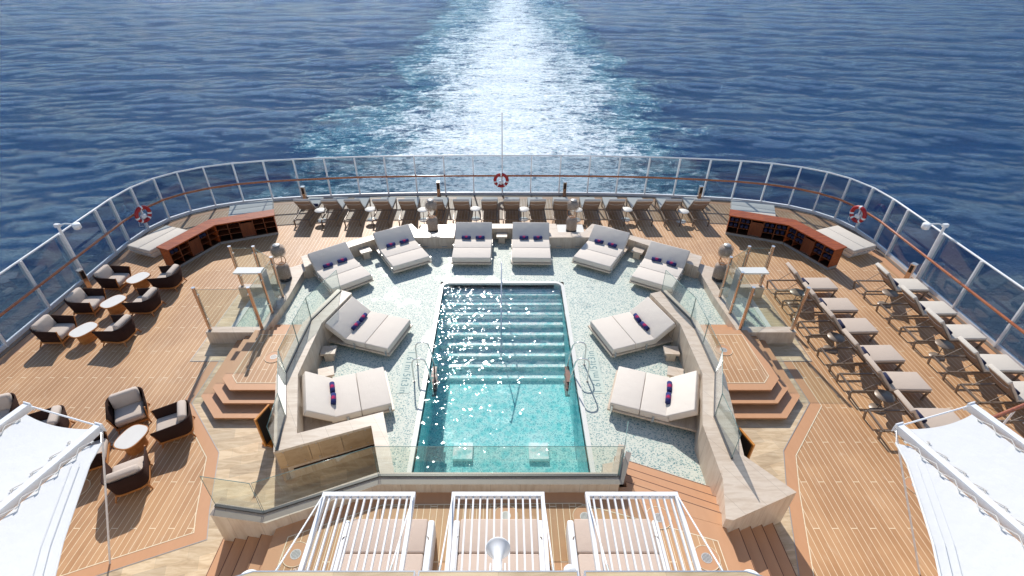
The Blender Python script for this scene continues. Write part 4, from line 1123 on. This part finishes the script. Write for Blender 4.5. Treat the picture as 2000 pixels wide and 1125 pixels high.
# ------------------------------------------------------------ towel cabinets
def cabinet(s):
    o = empty('towel_cabinet', (mx(s, 11.4), 18.26, 0), label='angled varnished mahogany towel cabinet with open cubbies on the %s deck' % SIDE[s], cat='cabinet', group='mahogany towel cabinets')
    ox, oy = mx(s, 11.4), 18.26
    A_, B_, C_ = (12.2, 16.33), (11.4, 18.26), (9.37, 19.11)
    P = [Vector((mx(s, a) - ox, b3 - oy)) for a, b3 in (A_, B_, C_)]
    dep = .5
    def outn(a, b3):     # unit vector pointing away from the pool
        d = (b3 - a).normalized(); n = Vector((-d.y, d.x)); c = (a + b3) / 2 + Vector((ox, oy))
        return n if n.dot(c - Vector((X0, 13))) > 0 else -n
    n1, n2 = outn(P[0], P[1]), outn(P[1], P[2])
    nb = (n1 + n2).normalized(); kb = dep / nb.dot(n1)
    back = [P[0] + n1 * dep, P[1] + nb * kb, P[2] + n2 * dep]
    fo = .07
    ftp = [P[0] - n1 * fo, P[1] - nb * fo / nb.dot(n1), P[2] - n2 * fo]; btp = [P[0] + n1 * (dep + .04), P[1] + nb * (dep + .04) / nb.dot(n1), P[2] + n2 * (dep + .04)]
    for i in (0, 1):
        e0 = (P[i] - P[i + 1]).normalized() * (.05 if i == 0 else 0); e1 = (P[i + 1] - P[i]).normalized() * (.05 if i == 1 else 0)
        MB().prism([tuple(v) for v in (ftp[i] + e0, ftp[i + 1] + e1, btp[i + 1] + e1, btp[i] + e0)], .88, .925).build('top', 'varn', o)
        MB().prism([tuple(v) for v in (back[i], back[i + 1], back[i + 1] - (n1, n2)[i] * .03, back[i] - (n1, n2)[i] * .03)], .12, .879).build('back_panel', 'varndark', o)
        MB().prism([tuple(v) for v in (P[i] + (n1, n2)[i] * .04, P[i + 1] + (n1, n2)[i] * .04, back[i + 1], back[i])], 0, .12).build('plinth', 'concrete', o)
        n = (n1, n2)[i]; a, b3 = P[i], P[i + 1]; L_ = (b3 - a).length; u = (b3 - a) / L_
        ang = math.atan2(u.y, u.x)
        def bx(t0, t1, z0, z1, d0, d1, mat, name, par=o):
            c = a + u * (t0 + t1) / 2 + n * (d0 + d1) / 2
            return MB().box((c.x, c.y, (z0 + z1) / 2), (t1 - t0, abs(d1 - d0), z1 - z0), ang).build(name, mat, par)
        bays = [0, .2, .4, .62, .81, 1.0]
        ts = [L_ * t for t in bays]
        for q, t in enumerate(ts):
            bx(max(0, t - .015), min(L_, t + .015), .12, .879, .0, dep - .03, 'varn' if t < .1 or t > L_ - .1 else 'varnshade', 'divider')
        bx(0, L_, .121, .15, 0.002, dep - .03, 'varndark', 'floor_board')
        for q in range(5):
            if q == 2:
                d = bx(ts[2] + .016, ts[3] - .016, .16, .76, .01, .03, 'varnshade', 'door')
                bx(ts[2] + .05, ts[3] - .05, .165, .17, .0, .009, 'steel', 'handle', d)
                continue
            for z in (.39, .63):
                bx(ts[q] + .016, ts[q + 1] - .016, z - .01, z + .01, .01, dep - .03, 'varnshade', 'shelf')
            for zi, z in enumerate((.40, .64)):
                if s < 0 and (zi == 0 or (q + i) % 3 != 0): continue
                w_ = ts[q + 1] - ts[q]
                for j in (.3, .72):
                    c = a + u * (ts[q] + w_ * j) + n * .2
                    seg = ('near', 'far')[i]
                    row = ('lower', 'upper')[zi]
                    add_towel('b', (c.x + ox, c.y + oy, z + .002), ang + R(90), 'navy towel roll, %s cubby row, %s wing, %s cabinet' % (row, seg, SIDE[s]), 'towels stacked in the %s cabinet' % SIDE[s])
    return o
for s in (-1, 1): cabinet(s)

# sun pads behind the cabinets
def make_pad():
    o = empty('sun_pad', cat='sun pad', label='x')
    bm_ = MB()
    bm_.add([(-.5, -.75, 0), (.5, -.75, 0), (.5, .75, 0), (-.5, .75, 0), (-.6, -.9, .24), (.6, -.9, .24), (.6, .9, .24), (-.6, .9, .24)],
            [(3, 2, 1, 0), (4, 5, 6, 7), (0, 1, 5, 4), (1, 2, 6, 5), (2, 3, 7, 6), (3, 0, 4, 7)])
    bm_.build('base', 'white', o)
    for sx in (-1, 1): MB().cushion((sx * .305, 0, .34), (.6, 1.8, .17), .03).build('cushion', 'cushgrey', o)
    for sx in (-1, 1):
        MB().tube([(sx * .62, -.5, .22), (sx * .66, -.5, .3), (sx * .66, .5, .3), (sx * .62, .5, .22)], .012, 6).build('grip', 'steel', o)
    return o
for s in (-1, 1):
    first_or_dup(ST, 'pad', make_pad, (mx(s, 13.72), 18.1, 0), R(-21) * -s * -1 if False else R(21) * s, 'square beige sun pad on a white base at the outer end of the %s cabinet' % SIDE[s], 'sun pads behind the cabinets')
    first_or_dup(ST, 'pad', make_pad, (mx(s, 11.1), 20.8, 0), R(70) * s, 'square beige sun pad on a white base behind the inner end of the %s cabinet' % SIDE[s], 'sun pads behind the cabinets')

# ------------------------------------------------------------ drains
def make_drain():
    o = empty('deck_drain', cat='drain', label='x')
    MB().cyl((0, 0, 0.0), .24, .006, 32).build('teak_disc', 'teak', o)
    MB().tube([(.24 * math.cos(a * math.pi / 20), .24 * math.sin(a * math.pi / 20), .006) for a in range(40)], .008, 4, True).build('caulk_ring', 'caulk', o)
    g = MB().cyl((0, 0, .006), .1, .004, 24).build('grate', 'grate', o)
    sl = MB()
    for k in range(-3, 4):
        h = math.sqrt(.085 ** 2 - (k * .024) ** 2)
        sl.box((k * .024, 0, .0112), (.008, 2 * h, .002))
    sl.build('slots', 'black', g)
    return o
for x, y, z, lab in ((-9.75, 7.1, .004, 'in the teak beside the left canopy'), (9.47, 7.16, .004, 'in the teak beside the right canopy'), (-6.58, 11.0, .488, 'on the landing of the left steps'),
                     (6.36, 11.3, .488, 'on the landing of the right steps'), (-3.94, 5.16, P8 + .006, 'left of the cabana beds'), (.03, 5.94, P8 + .006, 'in front of the middle cabana bed'),
                     (1.62, 5.92, P8 + .006, 'in front of the right cabana bed'), (3.1, 5.9, P8 + .006, 'between the right cabana bed and the teak steps'), (3.8, 5.09, P8 + .006, 'right of the cabana beds')):
    first_or_dup(ST, 'drain', make_drain, (x, y, z), 0, 'round steel deck drain ' + lab, 'deck drains')

# ------------------------------------------------------------ menu stands beside the parapets
for s in (-1, 1):
    y = 8.47 if s < 0 else 7.75; x = -5.8 if s < 0 else 5.52
    o = empty('sign_stand', (x, y, 0), R(-17) * -s * -1 if False else R(17) * -s * -1, label='black faced sign board in an orange wooden frame beside the %s parapet' % SIDE[s], cat='sign stand', group='sign stands beside the parapets')
    MB().box((0, 0, .55), (.05, .52, .96)).build('frame', 'gold', o)
    MB().box((-s * .027, 0, .55), (.006, .44, .88)).build('screen', 'black', o)
    MB().box((0, 0, .035), (.3, .4, .07)).build('foot', 'gold', o)

# ------------------------------------------------------------ cabana beds and pergolas
def make_cbed():
    o = empty('cabana_bed', cat='cabana bed', label='x')
    MB().box((0, -1.0, .14), (1.5, 1.9, .24)).build('base', 'white', o)
    for y0, y1 in ((-.66, 0), (-2.0, -.67)):
        MB().cushion((0, (y0 + y1) / 2, .39), (1.46, y1 - y0, .24), .035).build('cushion', 'cabcush', o)
    for sx in (-1, 1):
        MB().cushion((sx * .8, -1.02, .26), (.12, 1.98, .5), .03).build('side_panel', 'white', o)
        MB().tube([(sx * .73, -.32, .46), (sx * .78, -.38, .52), (sx * .8, -.45, .49)], .012, 6).build('strap', 'taupe', o)
    return o
for x, lab in ((-2.18, 'left'), (-.1, 'middle'), (2.05, 'right')):
    first_or_dup(ST, 'cbed', make_cbed, (x, 5.58, P8 + .006), 0, 'blush cushioned bed with white side panels under the %s slatted roof' % lab, 'cabana beds')
    o = empty('pergola', (x, 4.95, 3.0), label='white slatted steel sunshade over the %s cabana bed' % lab, cat='pergola', group='white slatted sunshades')
    hw = .745
    MB().box((0, 0, 0), (2 * hw, .07, .1)).build('front_beam', 'white', o)
    for sx in (-1, 1):
        MB().box((sx * (hw - .03), -1.25, 0), (.06, 2.42, .1)).build('side_beam', 'white', o)
        r_ = MB().tube([(sx * (hw - .02), -.05, .06), (sx * (hw - .02), -1.55, .78)], .012, 8).build('tie_rod', 'white', o)
        MB().tube([(sx * (hw - .02), -1.5, .755), (sx * (hw - .02), -1.8, .9)], .017, 8).build('turnbuckle', 'steel', r_)
    for k in range(12):
        MB().box((-hw + .06 + (k + .55) * (2 * hw - .12) / 12.1, -1.24, 0), (.026, 2.4, .05)).build('slat', 'white', o)

# ------------------------------------------------------------ superstructure ledge and what hangs from it
tag(MB().box((0, -6.4, 2.4), (30, 16.8, 4.8)).box((0, -9, 7), (30, 14, 4.4)).build('superstructure', 'white'), kind='structure')
for x0, x1, lab, sk in ((-2.62, -.936, 'left', -.3), (-.89, .762, 'middle', 0), (.84, 2.52, 'right', .3)):
    cx = (x0 + x1) / 2
    pts = [(x0 - cx, -.6), (x1 - cx, -.6), (x1 - cx, 0), (x0 - cx, 0)]
    if sk < 0: pts = [(x0 - cx - .35, -.6), (x1 - cx, -.6), (x1 - cx, 0), (x0 - cx, 0), (x0 - cx - .3, -.1)]
    if sk > 0: pts = [(x0 - cx, -.6), (x1 - cx + .35, -.6), (x1 - cx + .3, -.1), (x1 - cx, 0), (x0 - cx, 0)]
    o = MB().prism(pts, -.35, 0).build('balcony_ledge', 'ledge', None, (cx, 2.75, 5.0))
    tag(o, 'travertine topped balcony ledge at the bottom edge, %s length' % lab, 'ledge', 'balcony ledges')
    MB().ribbon(pts, .014, -.3, True, h=.302).build('metal_trim', 'steel', o)
o = empty('horn_loudspeaker', (-.08, 3.25, 4.1), label='white horn loudspeaker hanging over the middle cabana bed', cat='loudspeaker')
ax = Vector((0, .45, -.22)).normalized(); q = ax.to_track_quat('Z', 'Y').to_matrix().to_4x4()
hb = MB(); hb.lathe([(.045, 0), (.048, .1), (.06, .18), (.088, .27), (.14, .34), (.158, .35), (.158, .362), (.13, .35), (.08, .27), (.045, .18), (0, .18)])
hb.v = [tuple(q @ Vector(p)) for p in hb.v]; hb.build('horn', 'white', o)
hb = MB(); hb.cyl((0, 0, -.13), .052, .13, 20); hb.v = [tuple(q @ Vector(p)) for p in hb.v]; hb.build('driver', 'white', o)
MB().tube([(-.09, .05, -.02), (-.09, -.3, .3), (.09, -.3, .3), (.09, .05, -.02)], .012, 6).build('bracket', 'white', o)
def make_flood():
    o = empty('floodlight', cat='floodlight', label='x')
    MB().lathe([(0, .1), (.09, .085), (.14, .04), (.155, 0), (.15, -.02), (0, -.02)]).build('housing', 'white', o)
    MB().tube([(0, 0, 0), (0, -.35, .2)], .02, 6).build('arm', 'white', o)
    return o
for x, y, z, r_, lab in ((-3.05, 3.07, 4.12, .9, 'at the left end of the balcony ledge'), (2.95, 3.07, 4.12, .9, 'at the right end of the balcony ledge'), (.79, 3.18, 4.15, .5, 'in the gap right of the horn loudspeaker')):
    f = first_or_dup(ST, 'flood', make_flood, (x, y, z), 0, 'white round floodlight ' + lab, 'floodlights under the balcony')
    f.scale = (r_, r_, r_)

# ------------------------------------------------------------ tensile canopies
for s in (-1, 1):
    o = empty('canopy', (mx(s, 7.3), 6.25, 3.0), label='white tensioned canvas canopy laced to box beams at the lower %s corner' % SIDE[s], cat='canopy', group='white canvas canopies')
    # beams run forward and slightly outward
    def pt(d, y, z=0): return Vector((s * (d - 7.3), y - 6.25, z))
    d1 = Vector((s * .29, -1, 0)).normalized(); A0 = pt(7.33, 6.35); A1 = A0 + d1 * 6
    B0 = pt(9.02, 6.85); B1 = B0 + d1 * 6.5
    for a, b3 in ((A0, A1), (B0, B1)):
        c = (a + b3) / 2; an = math.atan2((b3 - a).y, (b3 - a).x)
        bm_ = MB().box(tuple(c), ((b3 - a).length, .13, .15), an).build('beam', 'white', o)
        MB().box(tuple(a - d1 * .01), (.02, .17, .19), an).build('end_plate', 'white', bm_)
    # fabric: inner bay between beams
    def panel(L0, L1, R0, R1, sag0, nu=14, nv=20, dip=.12):
        vs = []; fs = []
        for j in range(nv + 1):
            for i in range(nu + 1):
                u, v = i / nu, j / nv
                a = L0.lerp(L1, v); b3 = R0.lerp(R1, v)
                p = a.lerp(b3, u)
                k = 4 * u * (1 - u)
                p = p + (L1 - L0).normalized() * (sag0 * k * (1 - v))
                p.z -= dip * k * (1 - v * .4)
                vs.append(tuple(p))
        for j in range(nv):
            for i in range(nu):
                fs.append((j * (nu + 1) + i, j * (nu + 1) + i + 1, (j + 1) * (nu + 1) + i + 1, (j + 1) * (nu + 1) + i))
        return MB().add(vs, fs, True)
    off = Vector((s * .15, .045, 0))
    fa = panel(A0 + off + d1 * .1, A1 + off, B0 - off + d1 * .16, B1 - off, .07, dip=.03)
    fo_ = fa.build('fabric', 'canvas', o)
    # inboard bay with a curved free edge
    ed = [(7.08, 6.0), (7.0, 5.56), (6.74, 4.84), (6.49, 4.17), (6.25, 3.66), (6.1, 3.2), (5.95, 2.6), (5.85, 1.9), (5.8, 1.0), (5.8, .3)]
    vs = []; fs = []; n = len(ed); nu = 8
    for j, (a, b3) in enumerate(ed):
        e = pt(a, b3); t = j / (n - 1)
        c = A0 + d1 * (.4 + 5.5 * t) - off * .9
        for i in range(nu + 1):
            u = i / nu; p = e.lerp(c, u); p.z = -.1 * math.sin(math.pi * u) * t - .02
            vs.append(tuple(p))
    for j in range(n - 1):
        for i in range(nu): fs.append((j * (nu + 1) + i, j * (nu + 1) + i + 1, (j + 1) * (nu + 1) + i + 1, (j + 1) * (nu + 1) + i))
    MB().add(vs, fs, True).build('fabric', 'canvas', o)
    for k_, w_ in ((.16, .012), (.3, .007)):
        MB().tube([tuple(pt(a, b3, .012) + Vector((s * k_, 0, -.03 * k_))) for a, b3 in ed[1:]], w_ * .5, 4).build('hem_seam', 'seam', o)
    # bolt rope along the free edge
    MB().tube([tuple(pt(a, b3, -.01)) for a, b3 in ed], .02, 6).build('edge_rope', 'canvas', o)
    # lacing
    for base, sg in ((A0, 1), (A0, -1), (B0, -1)):
        lc_ = MB(); pp_ = []
        for k in range(0, 34):
            q0 = base + d1 * (.35 + k * .165); side = Vector((s * sg, 0, 0))
            pp_.append(tuple(q0 + side * (.1 if k % 2 else .21) + Vector((0, 0, .02))))
        lc_.tube(pp_, .009, 5); 
        for k in range(0, 34, 2):
            q0 = Vector(pp_[k]); lc_.tube([tuple(q0), tuple(q0 + d1 * .05)], .016, 6)
        lc_.build('lacing', 'cord', o)
    MB().tube([tuple(A0 + Vector((0, 0, .02))), tuple(B0 + Vector((0, 0, .02)))], .018, 6).build('ridge_cable', 'white', o)
    MB().tube([tuple(pt(7.25, 6.27, -.02)), tuple(pt(8.34 if s > 0 else 7.85, 5.2 if s > 0 else 5.4, -3.0))], .018, 6).build('guy_cable', 'white', o)
    MB().tube([tuple(A0 - d1 * .02), tuple(pt(7.08, 6.0))], .008, 6).build('corner_cable', 'steel', o)

# stair handrail at the lower right corner
o = empty('stair_handrail', (11.5, 8.3, 0), label='varnished wooden stair handrail beside the right canopy', cat='handrail')
MB().tube([(-.1, -.05, 1.0), (2.6, .95, 1.0)], .05, 12).build('rail', 'handrail', o)
for t in (.35, .75): MB().tube([(2.6 * t, .95 * t, .0), (2.6 * t, .95 * t, .98)], .025, 8).build('post', 'white', o)
MB().tube([(-.05, -.05, .98), (.5, -.4, .0)], .025, 8).build('post', 'white', o)
